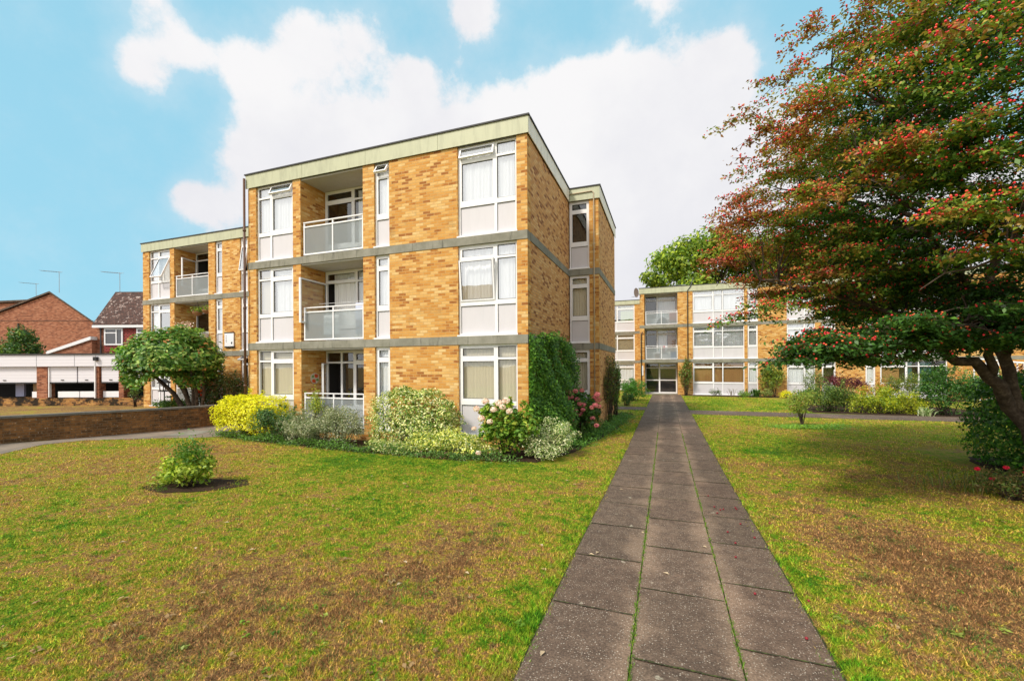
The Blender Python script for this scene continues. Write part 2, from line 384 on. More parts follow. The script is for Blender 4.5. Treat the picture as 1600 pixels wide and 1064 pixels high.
def fn_slab(t, p, out):
    pos = t.new('ShaderNodeNewGeometry').outputs['Position']; x = t.xyz(pos)
    a = t.new('ShaderNodeAttribute', attribute_name='Col').outputs['Color']
    big = t.noise(pos, 1.4, 6, .65); sp = t.noise(pos, 70, 3, .7); md = t.noise(pos, 8, 6, .72)
    c = t.mix(t.maprange(md, .3, .7), (.095, .064, .047), (.160, .110, .080))
    # worn tan zones along the long joints
    j1 = t.math('ABSOLUTE', t.math('ADD', x[0], .232)); j2 = t.math('ABSOLUTE', t.math('SUBTRACT', x[0], .468))
    j = t.math('ADD', t.math('MINIMUM', j1, j2), t.math('MULTIPLY', t.math('SUBTRACT', big, .5), -.9))
    c = t.mix(t.maprange(j, .20, -.04, 0, .75), c, (.27, .185, .13))
    c = t.mix(t.maprange(t.noise(pos, .9, 7, .7), .56, .70, 0, .6), c, (.25, .165, .115))
    vo = t.new('ShaderNodeTexVoronoi'); vo.inputs['Scale'].default_value = 62; t.put(vo.inputs['Vector'], pos)
    chips = t.maprange(vo.outputs['Distance'], .20, .34, 1, 0)
    pick = t.maprange(t.xyz(vo.outputs['Color'])[0], .50, .60)
    c = t.mix(t.math('MULTIPLY', t.math('MULTIPLY', chips, pick), .75), c, (.46, .40, .33))
    lic = t.maprange(t.noise(pos, 5.5, 3, .5), .70, .73, 0, .7)
    c = t.mix(lic, c, (.40, .35, .27))
    c = t.mix(.6, c, t.mix(t.maprange(sp, .3, .7), (.4, .4, .4), (1.6, 1.6, 1.6)), 'MULTIPLY')
    c = t.mix(1.0, c, a, 'MULTIPLY'); t.l.new(c, p.inputs['Base Color'])
    bump(t, p, t.math('ADD', sp, md), .7, .008)
M_SLAB = mat('brown_grey_aggregate_slab', rough=.85, spec=.25, fn=fn_slab)
def fn_tarmac(t, p, out):
    pos = t.new('ShaderNodeNewGeometry').outputs['Position']; n = t.noise(pos, 1.3, 7, .65); f = t.noise(pos, 70, 3, .7)
    c = t.mix(t.maprange(n, .3, .7), (.17, .145, .12), (.29, .235, .185)); c = t.mix(.6, c, t.mix(f, (.45, .45, .45), (1.5, 1.5, 1.5)), 'MULTIPLY')
    t.l.new(c, p.inputs['Base Color']); bump(t, p, f, .4, .006)
M_TARMAC = mat('worn_tarmac', rough=.9, spec=.2, fn=fn_tarmac)
def fn_soil(t, p, out):
    pos = t.new('ShaderNodeNewGeometry').outputs['Position']; f = t.noise(pos, 30, 6, .75)
    t.l.new(t.ramp(f, [(.3, (.018, .012, .008)), (.55, (.06, .038, .024)), (.75, (.14, .085, .05))]), p.inputs['Base Color']); bump(t, p, f, 1, .03)
M_SOIL = mat('dark_mulch', rough=.95, spec=.1, fn=fn_soil)
def fn_moss(t, p, out):
    pos = t.new('ShaderNodeNewGeometry').outputs['Position']; f = t.noise(pos, 25, 5, .75)
    t.l.new(t.ramp(f, [(.35, (.02, .016, .01)), (.52, (.045, .05, .014)), (.72, (.10, .14, .022))]), p.inputs['Base Color'])
M_MOSS = mat('mossy_joint', rough=.95, fn=fn_moss)
def fn_tiles(c0, c1, spot=True):
    def fn(t, p, out):
        gn = t.new('ShaderNodeNewGeometry'); P = t.xyz(gn.outputs['Position'])
        u = t.math('ADD', t.math('MULTIPLY', P[0], math.cos(YAW)), t.math('MULTIPLY', P[1], math.sin(YAW)))
        b = t.new('ShaderNodeTexBrick'); t.put(b.inputs['Vector'], t.comb(u, t.math('MULTIPLY', P[2], 1.3), 0))
        for k_, v_ in (('Scale', 1), ('Mortar Size', .02), ('Mortar Smooth', .6), ('Brick Width', .22), ('Row Height', .15), ('Bias', 0)): b.inputs[k_].default_value = v_
        b.inputs['Color1'].default_value = tuple(c0)+(1,); b.inputs['Color2'].default_value = tuple(c1)+(1,); b.inputs['Mortar'].default_value = (.02, .014, .012, 1)
        c = b.outputs['Color']
        if spot: c = t.mix(t.maprange(t.noise(gn.outputs['Position'], 3.3, 4, .8), .58, .62, 0, .85), c, (.45, .36, .32))
        t.l.new(c, p.inputs['Base Color'])
        bump(t, p, t.math('SUBTRACT', 1, b.outputs['Fac']), .6, .02)
    return fn
M_ROOFT = mat('brown_roof_tiles', rough=.85, fn=fn_tiles((.055, .024, .018), (.12, .055, .04)))
M_ROOFD = mat('plain_brown_tiles', rough=.85, fn=fn_tiles((.09, .06, .042), (.16, .11, .075), False))
M_REDTILE = mat('red_hung_tiles', rough=.7, fn=fn_tiles((.27, .035, .03), (.33, .05, .04), False))
def fn_clad(t, p, out):
    P = t.xyz(t.new('ShaderNodeNewGeometry').outputs['Position'])
    s = t.math('FRACT', t.math('MULTIPLY', P[2], 6.5)); ln = t.maprange(s, .02, .10, 1, 0)
    t.l.new(t.mix(t.math('MULTIPLY', ln, .6), (.70, .69, .74), (.25, .24, .27)), p.inputs['Base Color'])
M_CLAD = mat('white_board_cladding', rough=.5, fn=fn_clad)
M_PIPE = mat('brown_pipe', (.11, .055, .035), .5)
M_PIPEC = mat('cream_pipe', (.52, .43, .30), .5)
M_PIPED = mat('dark_pipe', (.05, .05, .055), .5)
M_BLACK = mat('black_metal', (.02, .02, .022), .45)
M_GREYM = mat('grey_metal', (.35, .36, .37), .4, metal=.5)

# ------------------------------------------------------------------ foliage generator
def unit(v): return v/np.maximum(np.linalg.norm(v, axis=1, keepdims=True), 1e-9)
def leaf_arrays(C, N, size, rng, asp=.5, fold=.18, jit=.35):
    """diamond leaves: centre C, preferred normal N"""
    n = len(C); N = unit(N+rng.normal(0, .45, (n, 3)))
    T = rng.normal(0, 1, (n, 3)); T = unit(T-N*np.sum(T*N, 1, keepdims=True)); B = np.cross(N, T)
    L = (np.asarray(size)*(1+rng.uniform(-jit, jit, n)))[:, None]*.5; Wd = L*asp
    v0 = C-T*L; v1 = C+B*Wd+N*L*fold-T*L*.1; v2 = C+T*L-N*L*fold*.8; v3 = C-B*Wd+N*L*fold-T*L*.1
    V = np.stack([v0, v1, v2, v3], 1).reshape(-1, 3)
    return V, np.arange(4*n).reshape(n, 4)
LEAFGAIN = 1.35
def pal(n, colours, rng, var=.22):
    cs = np.array([c[:3] for c in colours]); wt = np.array([c[3] for c in colours], float); wt /= wt.sum()
    c = cs[rng.choice(len(cs), n, p=wt)]*(1+rng.uniform(-var, var, (n, 1)))
    return np.clip(c*LEAFGAIN, 0, .9)
G_DARK = [(.028, .075, .014, 4), (.045, .11, .018, 4), (.08, .16, .028, 2)]
G_MID = [(.05, .12, .02, 3), (.09, .19, .028, 4), (.15, .27, .04, 2)]
G_LIGHT = [(.13, .24, .03, 3), (.20, .33, .04, 4), (.28, .36, .05, 2)]

def shrub(name, label, cat, c, r, n, size, colours, seed, lumps=26, asp=.5, flat=0, part='foliage', stems=True, box=False, group=None, loose=.32, var=.22, pref_up=.35, low=-.35, root=None):
    rng = np.random.default_rng(seed); c = np.array(c, float); r = np.array(r, float)
    t = root or thing(name, (float(c[0]), float(c[1]), g(c[0], c[1])), label, cat, group)
    d = unit(rng.normal(0, 1, (lumps, 3))); d[:, 2] = np.where(d[:, 2] < low, -d[:, 2]*.5, d[:, 2])
    if box: d = np.sign(d)*np.abs(d)**.45; d /= np.maximum(np.abs(d).max(1, keepdims=True), 1e-6); d *= .92
    lc = d*rng.uniform(.62, .9, (lumps, 1)); lr = rng.uniform(.22, .42, lumps)*(20/lumps)**.25
    k = rng.integers(0, lumps, n)
    off = unit(rng.normal(0, 1, (n, 3))); rad = lr[k]*rng.uniform(.45, 1, n)**.6
    P = lc[k]+off*rad[:, None]*(1+rng.normal(0, loose*.35, (n, 1)))
    if box:
        dd = unit(rng.normal(0, 1, (n, 3))); dd[:, 2] = np.where(dd[:, 2] < low, -dd[:, 2], dd[:, 2])
        sc = (np.abs(dd)**3.2).sum(1)**(-1/3.2)
        ph_ = rng.uniform(0, 6.28, 6); wv = 1+.07*np.sin(dd[:, 0]*7+ph_[0])*np.sin(dd[:, 2]*6+ph_[1])+.05*np.sin(dd[:, 0]*15+ph_[2])*np.sin(dd[:, 2]*13+dd[:, 1]*9+ph_[3])
        P = dd*(sc*wv*rng.uniform(.66, 1.03, n)**.5)[:, None]; off = dd
    inner = rng.random(n) < .22
    P[inner] = unit(rng.normal(0, 1, (inner.sum(), 3)))*rng.uniform(.2, .8, (inner.sum(), 1))
    # stray shoots break the outline
    ns = int(n*.07); sid = rng.integers(0, 16, ns); sd_ = unit(rng.normal(0, 1, (16, 3))); sd_[:, 2] = np.abs(sd_[:, 2]); sl = rng.uniform(.08, .34, 16)
    P[:ns] = sd_[sid]*(.86+sl[sid]*rng.random(ns)**.8)[:, None]*(1.12 if box else 1)+rng.normal(0, .035, (ns, 3))
    pos = c+P*r
    zg = gz(pos[:, 0], pos[:, 1])+.01; pos[:, 2] = np.maximum(pos[:, 2], zg+rng.uniform(0, .08, n))
    N = off*1.0+np.array([0, 0, pref_up]); 
    V, F = leaf_arrays(pos, N, size, rng, asp)
    # colour varies by lump as well as by leaf
    lt = 1+rng.normal(0, .13, (lumps, 1)); cc = pal(n, colours, rng, var)*lt[k]
    npmesh(part, V, F, np.repeat(np.clip(cc, 0, 1), 4, 0), M_LEAF, t)
    if stems:
        mb = MB(); base = Vector((c[0], c[1], g(c[0], c[1])-.03))
        for i in range(min(lumps, 14)):
            e = Vector(c+lc[i]*r*.9); b0 = base+Vector((rng.normal(0, r[0]*.15), rng.normal(0, r[1]*.15), 0))
            b0.z = g(b0.x, b0.y)-.03
            mid = b0.lerp(e, .5)+Vector((0, 0, .1*r[2])); w0 = .012+.008*float(r.mean())
            mb.tube([b0, mid, e], [w0, w0*.7, w0*.25], 5)
        mb.build('stem', M_BARK, t, True)
    return t

# ================================================================== GROUND
def grid_sheet(name, xs, ys, dz, m, col=None):
    X, Y = np.meshgrid(xs, ys, indexing='ij'); Z = gz(X, Y)+dz
    V = np.stack([X, Y, Z], -1).reshape(-1, 3); nx, ny = len(xs), len(ys)
    i, j = np.meshgrid(np.arange(nx-1), np.arange(ny-1), indexing='ij'); a = (i*ny+j).ravel()
    F = np.stack([a, a+ny, a+ny+1, a+1], 1)
    return npmesh(name, V, F, None, m, smooth=True)
xs = np.r_[-1500, -600, -250, -120, -80, -60, np.arange(-48, 40.1, .5), 50, 70, 120, 250, 600, 1500]
ys = np.r_[-1500, -500, -150, -50, -20, np.arange(-8, 44.1, .5), 50, 60, 80, 120, 250, 600, 1500]
tag(grid_sheet('ground', xs, ys, 0, M_GROUND), kind='structure')

def poly_sheet(name, pts, dz, m, kind='structure'):
    """polygon laid on the ground, cut on a grid so that it follows it"""
    import bmesh
    bm = bmesh.new(); vs_ = [bm.verts.new((x, y, 0)) for x, y in pts]; bm.faces.new(vs_)
    x0, x1 = min(p[0] for p in pts), max(p[0] for p in pts); y0, y1 = min(p[1] for p in pts), max(p[1] for p in pts)
    for k in np.arange(math.floor(x0*2)/2+.5, x1, .5): bmesh.ops.bisect_plane(bm, geom=bm.verts[:]+bm.edges[:]+bm.faces[:], plane_co=(k, 0, 0), plane_no=(1, 0, 0))
    for k in np.arange(math.floor(y0*2)/2+.5, y1, .5): bmesh.ops.bisect_plane(bm, geom=bm.verts[:]+bm.edges[:]+bm.faces[:], plane_co=(0, k, 0), plane_no=(0, 1, 0))
    for v in bm.verts: v.co.z = g(v.co.x, v.co.y)+dz
    bmesh.ops.recalc_face_normals(bm, faces=bm.faces[:])
    me = bpy.data.meshes.new(name); bm.to_mesh(me); bm.free(); me.materials.append(m)
    o = bpy.data.objects.new(name, me); COL.objects.link(o); tag(o, kind=kind); return o
def ragged(pts, amp, step=.25, seed=1):
    rng = random.Random(seed); out = []
    for i in range(len(pts)):
        a, b = Vector(pts[i]), Vector(pts[(i+1) % len(pts)]); n = max(1, int((b-a).length/step))
        for k in range(n):
            q = a.lerp(b, k/n); out.append((q.x+rng.uniform(-amp, amp), q.y+rng.uniform(-amp, amp)))
    return out

# the slab path
poly_sheet('path_joint_bed', [(-.93, .4), (1.07, .4), (1.07, 33.6), (-.93, 33.6)], .005, M_MOSS)
mb = MB(); rs = random.Random(5)
COLS = [(-.915, -.238, 3.51-.0), (-.226, .462, 2.99), (.474, 1.05, 3.34)]
for a, b, y0 in COLS:
    k = -3
    while True:
        ya = y0+k*.985; yb = ya+.974; k += 1
        if yb > 33.9: break
        if yb < .4: continue
        tn = rs.uniform(.9, 1.1); tr = tn*rs.uniform(.98, 1.03)
        if rs.random() < .06 and ya > 9: tn *= 1.4; tr = tn
        z = [g(q, w_)+.018+rs.uniform(-.003, .003) for q in (a, b) for w_ in (ya, yb)]
        v = [(a, ya, z[0]-.05), (a, ya, z[0]), (a, yb, z[1]-.05), (a, yb, z[1]), (b, ya, z[2]-.05), (b, ya, z[2]), (b, yb, z[3]-.05), (b, yb, z[3])]
        mb._add(v, [(0,1,3,2),(4,6,7,5),(0,4,5,1),(2,3,7,6),(0,2,6,4),(1,5,7,3)], (tr, tn, tn*.98))
tag(mb.build('path', M_SLAB), kind='structure')
mb = MB(); rs2 = random.Random(15)
for a, b, y0 in COLS:                                      # dirt and moss packed in the cross joints
    for k in range(-3, 32):
        yj = y0+k*.985-.007; x = a+.01
        if yj < .5 or yj > 33: continue
        while x < b-.02:
            e = min(x+rs2.uniform(.05, .16), b-.01); w1, w2 = rs2.uniform(.003, .008), rs2.uniform(.003, .008); o1 = rs2.uniform(-.004, .004)
            z1, z2 = g(x, yj)+.0255, g(e, yj)+.0255
            mb.quad((x, yj-w1+o1, z1), (e, yj-w2+o1, z2), (e, yj+w2+o1, z2), (x, yj+w1+o1, z1)); x = e
tag(mb.build('path_joints', M_MOSS), kind='structure')
mb = MB()
for i in range(14):                                        # side path to the right and to the left
    xa = 1.06+i*.98
    for (ya, yb) in ((20.15, 21.0), (21.01, 21.85)):
        tn = rs.uniform(.85, 1.15); z = g(xa, ya)+.016
        mb.box(xa, xa+.97, ya+.02*(i > 6)*(i-6), yb+.02*(i > 6)*(i-6), z-.05, z, (tn, tn, tn))
for i in range(3):
    for (ya, yb) in ((21.3, 22.1), (22.11, 22.9)): 
        tn = rs.uniform(.85, 1.1); mb.box(-1.9-i*.98, -.935-i*.98, ya, yb, g(-2, ya)-.04, g(-2, ya)+.016, (tn, tn, tn))
tag(mb.build('side_path', M_SLAB), kind='structure')

# the drive between wall and lawn
poly_sheet('road', ragged([(-16.6, -3), (-13.2, -3), (-13.75, 3.0), (-14.6, 5.2), (-15.45, 6.35), (-15.35, 7.2), (-14.2, 8.2), (-13.1, 8.95), (-12.6, 9.5), (-12.5, 10.1), (-13.0, 13.6), (-15.2, 13.6), (-15.15, 11.2), (-15.4, 9.2), (-15.85, 8), (-16.1, 6.6), (-16.7, 5)], .03, .3), .008, M_TARMAC)
poly_sheet('paving_slab', [(-14.35, 8.55), (-13.75, 9.0), (-14.0, 9.9), (-14.75, 9.6)], .016, M_CONC)

# beds
poly_sheet('flower_bed', ragged([(-14.1, 10.3), (-12.9, 9.25), (-9.2, 8.75), (-6.5, 8.5), (-4.4, 8.5), (-2.7, 8.9), (-2.1, 10.2), (-1.75, 12.7), (-1.45, 15.5), (-1.35, 19.8), (-2.2, 19.8), (-2.2, 14.9), (-3.25, 14.9), (-3.25, 10.1), (-12.7, 10.1)], .05, .3, 3), .006, M_SOIL)
poly_sheet('planting_bed', ragged([(1.1, 33.8), (1.2, 32.9), (5, 32.3), (10, 32.2), (17, 31.5), (17, 33.8)], .06, .4, 4), .006, M_SOIL)
poly_sheet('mulch_ring', ragged([(-8.35, 4.6), (-7.6, 4.55), (-7.0, 4.9), (-6.75, 5.35), (-7.2, 5.65), (-8.0, 5.4), (-8.4, 5.0)], .04, .15, 8), .008, M_SOIL)
poly_sheet('hedge_bed', ragged([(5.3, 8.9), (5.2, 8.0), (6.5, 6.9), (10, 6.5), (10, 13), (6.4, 12.6), (5.9, 11)], .06, .3, 9), .006, M_SOIL)
poly_sheet('shrub_bed', ragged([(6.2, 22.3), (9, 22.0), (12.2, 21.9), (13.5, 23.5), (13, 27), (7, 27), (6.0, 24)], .06, .3, 9), .006, M_SOIL)

# grass blades, thinning with distance
def blades():
    rng = np.random.default_rng(3); out = []
    def inside_path(x, y): return (x > -.94) & (x < 1.08)
    N = 800000
    rr = 1.9*(33.0/1.9)**(rng.random(N)**1.12)              # thins out as 1/r^2 and a little more
    az = rng.uniform(-73, 34, N)*math.pi/180                # clockwise from +Y
    x = rr*np.sin(az); y = rr*np.cos(az)
    keep = ~inside_path(x, y)
    keep |= (rng.random(N) < .20) & ((x > -.96+.03*np.sin(y*9)) & (x < -.87) | (x < 1.10) & (x > .99+.05*np.sin(y*7)*np.sin(y*2.3)))
    keep &= ~((x > -14.6) & (x < -2.0) & (y > 8.75+.02*np.abs(x+7))) & ~((x > -3.3) & (x < -1.7) & (y > 10.2))
    lawn_x = np.interp(y, [-3, 3, 5.2, 6.35, 7.2, 8.2, 8.95, 9.6], [-13.2, -13.75, -14.6, -15.45, -15.35, -14.2, -13.1, -12.6])
    keep &= (x > lawn_x+.02) & ~((x < -3) & (y > 9.6)) & ~(((x+7.6)**2+(y-5.05)**2) < .55**2) & ~((x > 5.75) & (y > 7.0) & (y < 13.5))
    keep &= ~((x > 1) & (y > 20.1) & (y < 22.0)) & ~((x < -.9) & (y > 21.25) & (y < 22.95)) & ~((x < -2.2) & (y > 13)) & (y < 32.0) & ~((x > 6.2) & (y > 21.9))
    x, y, rr = x[keep], y[keep], rr[keep]; n = len(x)
    cl = np.sin(x*7.3+1.3*np.sin(y*5.1))*np.sin(y*6.7+1.7*np.sin(x*4.3))
    h = (.015+.013*rng.random(n)**2)*(1+.5*cl)*(.80+.03*rr)
    edge = (np.abs(x-1.1) < .14) | (np.abs(x+.98) < .10); h = np.where(edge, h*1.4+.004, h)
    tuft = rng.random(n) < .02; h = np.where(tuft, h*1.8, h)
    wd = (.0014+.00055*rr)*rng.uniform(.7, 1.3, n)
    a = rng.uniform(0, 2*math.pi, n); lean = rng.uniform(.3, 1.5, n)*h; la = rng.uniform(0, 2*math.pi, n)
    z = gz(x, y)
    b0 = np.c_[x-np.cos(a)*wd, y-np.sin(a)*wd, z-.002]; b1 = np.c_[x+np.cos(a)*wd, y+np.sin(a)*wd, z-.002]
    tip = np.c_[x+np.cos(la)*lean, y+np.sin(la)*lean, z+h]
    V = np.stack([b0, b1, tip], 1).reshape(-1, 3); F = np.arange(3*n).reshape(n, 3)
    c = np.array([[1.22, 1.18, 1.10]])*rng.uniform(.6, 2.05, (n, 1))
    straw = rng.random(n) < .13; c[straw] *= np.array([1.3, 1.2, 1.35])
    gr = rng.random(n) < .12; c[gr] *= np.array([.55, 1.05, .8])
    c[edge] *= np.array([.82, 1.0, .8])
    # greener, longer tufts scattered through the dry turf
    K = 620; kr = 2.0*(13/2.0)**rng.random(K); ka = rng.uniform(-70, 32, K)*math.pi/180; kx, ky = kr*np.sin(ka), kr*np.cos(ka)
    ok = ((kx < -1.05) | (kx > 1.2)) & (ky < 8.4) & (kx > -12.8) | ((kx > 1.2) & (kx < 5.5)); kx, ky = kx[ok], ky[ok]
    nb = 46; m_ = len(kx); sc = rng.uniform(.5, 1.5, m_); tx = np.repeat(kx, nb)+rng.normal(0, 1, m_*nb)*np.repeat(sc, nb)*.045; ty = np.repeat(ky, nb)+rng.normal(0, 1, m_*nb)*np.repeat(sc, nb)*.045
    th = np.repeat(sc, nb)*rng.uniform(.018, .042, m_*nb); ta = rng.uniform(0, 6.28, m_*nb); tw = .0022+.0004*ty; tl = rng.uniform(0, 6.28, m_*nb); tz = gz(tx, ty)
    V2 = np.stack([np.c_[tx-np.cos(ta)*tw, ty-np.sin(ta)*tw, tz], np.c_[tx+np.cos(ta)*tw, ty+np.sin(ta)*tw, tz], np.c_[tx+np.cos(tl)*th*.9, ty+np.sin(tl)*th*.9, tz+th]], 1).reshape(-1, 3)
    tagc = np.tile([[.42, .98, .5]], (m_*nb, 1))*rng.uniform(.7, 1.5, (m_*nb, 1))
    V = np.r_[V, V2]; F = np.arange(len(V)).reshape(-1, 3); c = np.r_[c, tagc]
    o = npmesh('grass', V, F, np.repeat(c, 3, 0), M_BLADE)
    tag(o, 'short patchy green and straw-coloured lawn grass either side of the path', 'grass', kind='stuff')
blades()

# flat broad-leaved weeds in the turf
def weeds():
    rng = np.random.default_rng(31); K = 520; kr = 2.1*(14/2.1)**rng.random(K); ka = rng.uniform(-71, 33, K)*math.pi/180; x, y = kr*np.sin(ka), kr*np.cos(ka)
    k = ((x < -1.02) | (x > 1.15)) & (y < 8.5) & (x > -12.8) | ((x > 1.2) & (x < 5.3)); x, y = x[k], y[k]; m = len(x); q = 8; a = rng.uniform(0, 6.28, m*q); sz = np.repeat(rng.uniform(.5, 1.3, m), q)
    C = np.c_[np.repeat(x, q)+np.cos(a)*.02*sz, np.repeat(y, q)+np.sin(a)*.02*sz, gz(np.repeat(x, q), np.repeat(y, q))+.014+rng.random(m*q)*.016]
    V, F = leaf_arrays(C, np.tile([0, 0, 1.5], (m*q, 1)), .034*sz, rng, .55)
    c = np.repeat(pal(m, [(.08, .15, .012, 3), (.14, .22, .02, 3), (.22, .26, .05, 2), (.28, .18, .08, 4), (.40, .28, .14, 1)], rng), q, 0)
    tag(npmesh('lawn_weeds', V, F, np.repeat(c, 4, 0), M_LEAF), 'small flat weeds and dead leaf litter scattered through the lawn', 'weeds', kind='stuff')
weeds()

# moss and tiny tufts along the two long joints
def joint_tufts():
    rng = np.random.default_rng(9); n = 9000
    y = 1.6*(14/1.6)**rng.random(n); x = np.where(rng.random(n) < .6, -.232, .468)+rng.normal(0, .009, n)
    clump = np.sin(y*3.1+x*9)+np.sin(y*7.7) ; k = rng.random(n) < (.25+.4*(clump > .1)); x, y = x[k], y[k]; n = len(x)
    z = gz(x, y)+.004; h = .012+.014*rng.random(n); a = rng.uniform(0, 6.28, n); wd = .003+.0007*y
    la = rng.uniform(0, 6.28, n)
    V = np.stack([np.c_[x-np.cos(a)*wd, y-np.sin(a)*wd, z], np.c_[x+np.cos(a)*wd, y+np.sin(a)*wd, z], np.c_[x+np.cos(la)*h*.7, y+np.sin(la)*h*.7, z+.012+h]], 1).reshape(-1, 3)
    c = pal(n, [(.10, .20, .02, 3), (.17, .25, .03, 2), (.06, .11, .02, 2)], rng)
    tag(npmesh('moss_tufts', V, np.arange(3*n).reshape(n, 3), np.repeat(c, 3, 0), M_GRASSB), 'green moss and grass growing in the long joints of the slab path', 'moss', kind='stuff')
joint_tufts()

# ================================================================== BUILDINGS
class Win:
    """a multi-light window facing -Y, glass plane at Y"""
    def __init__(s, parent, x0, x1, z0, z1, Y, fr, curtains=('white',), opens=(), refl=False, panel=True, topl=True, sill=True, room=.55, door=None, gz_=None):
        H = z1-z0; f = MB(); gk = MB(); fw = .055; d0, d1 = Y-.035, Y+.035
        zp = z0+.80 if panel else z0+.03      # top of lower panel
        zt = z1-.34                            # underside of top-light transom
        if panel == 'low': zp = z0+.45
        f.box(x0, x0+fw, d0, d1, z0, z1); f.box(x1-fw, x1, d0, d1, z0, z1)
        f.box(x0+fw, x1-fw, d0, d1, z1-fw, z1); f.box(x0+fw, x1-fw, d0, d1, z0, z0+.07)
        if panel: f.box(x0+fw, x1-fw, d0-.006, d1, zp, zp+.12)
        if topl: f.box(x0+fw, x1-fw, d0-.004, d1, zt-.055, zt)
        if sill: f.box(x0-.02, x1+.02, d0-.085, d0-.001, z0-.005, z0+.035)
        W_ = x1-x0-2*fw; ed = [x0+fw]
        tot = sum(fr)
        for q in fr: ed.append(ed[-1]+W_*q/tot)
        for e in ed[1:-1]: f.box(e-.035, e+.035, d0-.002, d1+.001, z0+.07, z1-fw)
        win = f.build('window', M_WHITE, parent)
        gz0 = (zp+.12) if panel else z0+.07; gz1 = (zt-.055) if topl else z1-fw
        for i in range(len(fr)):
            a, b = ed[i]+(.035 if i else 0), ed[i+1]-(.035 if i < len(fr)-1 else 0)
            if panel:
                pm = MB(); pm.box(a, b, Y-.008, Y+.012, z0+.07, zp); pm.build('lower_panel', M_PANEL, win)
                gk.box(a, b, Y-.014, Y-.009, zp-.012, zp); gk.box(a, a+.008, Y-.014, Y-.009, z0+.07, zp)
            self_lights = [(gz0, gz1, 'main')]
            if topl: self_lights.append((zt, z1-fw, 'top'))
            for (za, zb, nm) in self_lights:
                o = next((q for q in opens if q[0] == i and q[1] == nm), None)
                sash = MB(); sw = .042 if (nm == 'top' or (b-a) > .3) else .03
                ya = Y-.028 if not o else Y-.05; yb = Y+.02 if not o else Y+.0
                def ring(m, a_, b_, c_, d_, y0, y1, t_):
                    m.box(a_, a_+t_, y0, y1, c_, d_); m.box(b_-t_, b_, y0, y1, c_, d_)
                    m.box(a_+t_, b_-t_, y0, y1, c_, c_+t_); m.box(a_+t_, b_-t_, y0, y1, d_-t_, d_)
                has_sash = (i == int(np.argmax(fr))) or o or nm == 'top' and len(fr) == 1 or door == i
                if not has_sash: sw = .004
                else: ring(sash, a, b, za, zb, ya-.012, yb, sw)
                ring(gk if not o else sash_g(o), a+sw, b-sw, za+sw, zb-sw, Y-.012 if not o else Y-.062, Y-.006 if not o else Y-.055, .013) if not o else None
                yp = Y if not o else Y-.045
                pane = MB(); pane.quad((a+sw, yp, za+sw), (b-sw, yp, za+sw), (b-sw, yp, zb-sw), (a+sw, yp, zb-sw))
                po = pane.build('pane', M_GLASSUP if refl else M_GLASS, win)
                if has_sash:
                    so_ = sash.build('sash', M_WHITE, win)
                    if o:
                        gg = MB(); ring(gg, a+sw, b-sw, za+sw, zb-sw, yp-.012, yp-.004, .012); go_ = gg.build('gasket', M_GASKET, win)
                        ang = o[2]; mode = o[3]
                        if mode == 'top': piv = Vector((0, Y-.03, zb)); mt = Matrix.Rotation(-ang, 4, 'X')
                        elif mode == 'bot': piv = Vector((0, Y-.03, za)); mt = Matrix.Rotation(ang, 4, 'X')
                        elif mode == 'left': piv = Vector((a, Y-.03, 0)); mt = Matrix.Rotation(-ang, 4, 'Z')
                        else: piv = Vector((b, Y-.03, 0)); mt = Matrix.Rotation(ang, 4, 'Z')
                        T = Matrix.Translation(piv) @ mt @ Matrix.Translation(-piv)
                        for ob in (po, so_, go_): ob.data.transform(T)
        gk.build('gasket', M_GASKET, win)
        # curtain folds behind the panes
        zc0 = z0+.1 if not panel else zp+.05
        for cur in curtains:
            if cur is None: continue
            kind, ca, cb = (cur, 0, 1) if isinstance(cur, str) else cur
            xa, xb = x0+.06+(x1-x0-.12)*ca, x0+.06+(x1-x0-.12)*cb
            m_ = {'white': M_CURTW, 'cream': M_CURTC, 'brown': M_CURTBR, 'green': M_CURTG, 'teal': M_CURTT}[kind]
            cm = MB(); n = max(4, int((xb-xa)/.022)); yy = Y+.07
            fl = kind in ('cream', 'brown')
            pts = []
            for q in range(n+1):
                xx = xa+(xb-xa)*q/n
                pts.append((xx, yy+((.02*((q % 4)/3.)) if fl else .011*math.sin(q*1.35+.6*math.sin(q*.21))+.012*math.sin(q*.5))))
            for q in range(n):
                (xA, yA), (xB, yB) = pts[q], pts[q+1]
                cm.quad((xA, yA, zc0), (xB, yB, zc0), (xB, yB, z1-.07), (xA, yA, z1-.07))
            cm.build('curtain', m_, win)
        # shallow box behind, the room's dimness put into its colour
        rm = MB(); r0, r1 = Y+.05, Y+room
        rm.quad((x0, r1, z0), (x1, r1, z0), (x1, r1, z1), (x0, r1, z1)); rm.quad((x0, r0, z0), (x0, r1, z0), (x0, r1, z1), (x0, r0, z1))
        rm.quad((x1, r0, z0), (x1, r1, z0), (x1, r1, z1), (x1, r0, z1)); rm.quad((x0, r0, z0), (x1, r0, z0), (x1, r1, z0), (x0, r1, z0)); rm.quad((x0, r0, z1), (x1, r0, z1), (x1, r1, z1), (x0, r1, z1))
        rm.build('room', M_ROOMSHADE, win)
        s.obj = win
def sash_g(o): return MB()

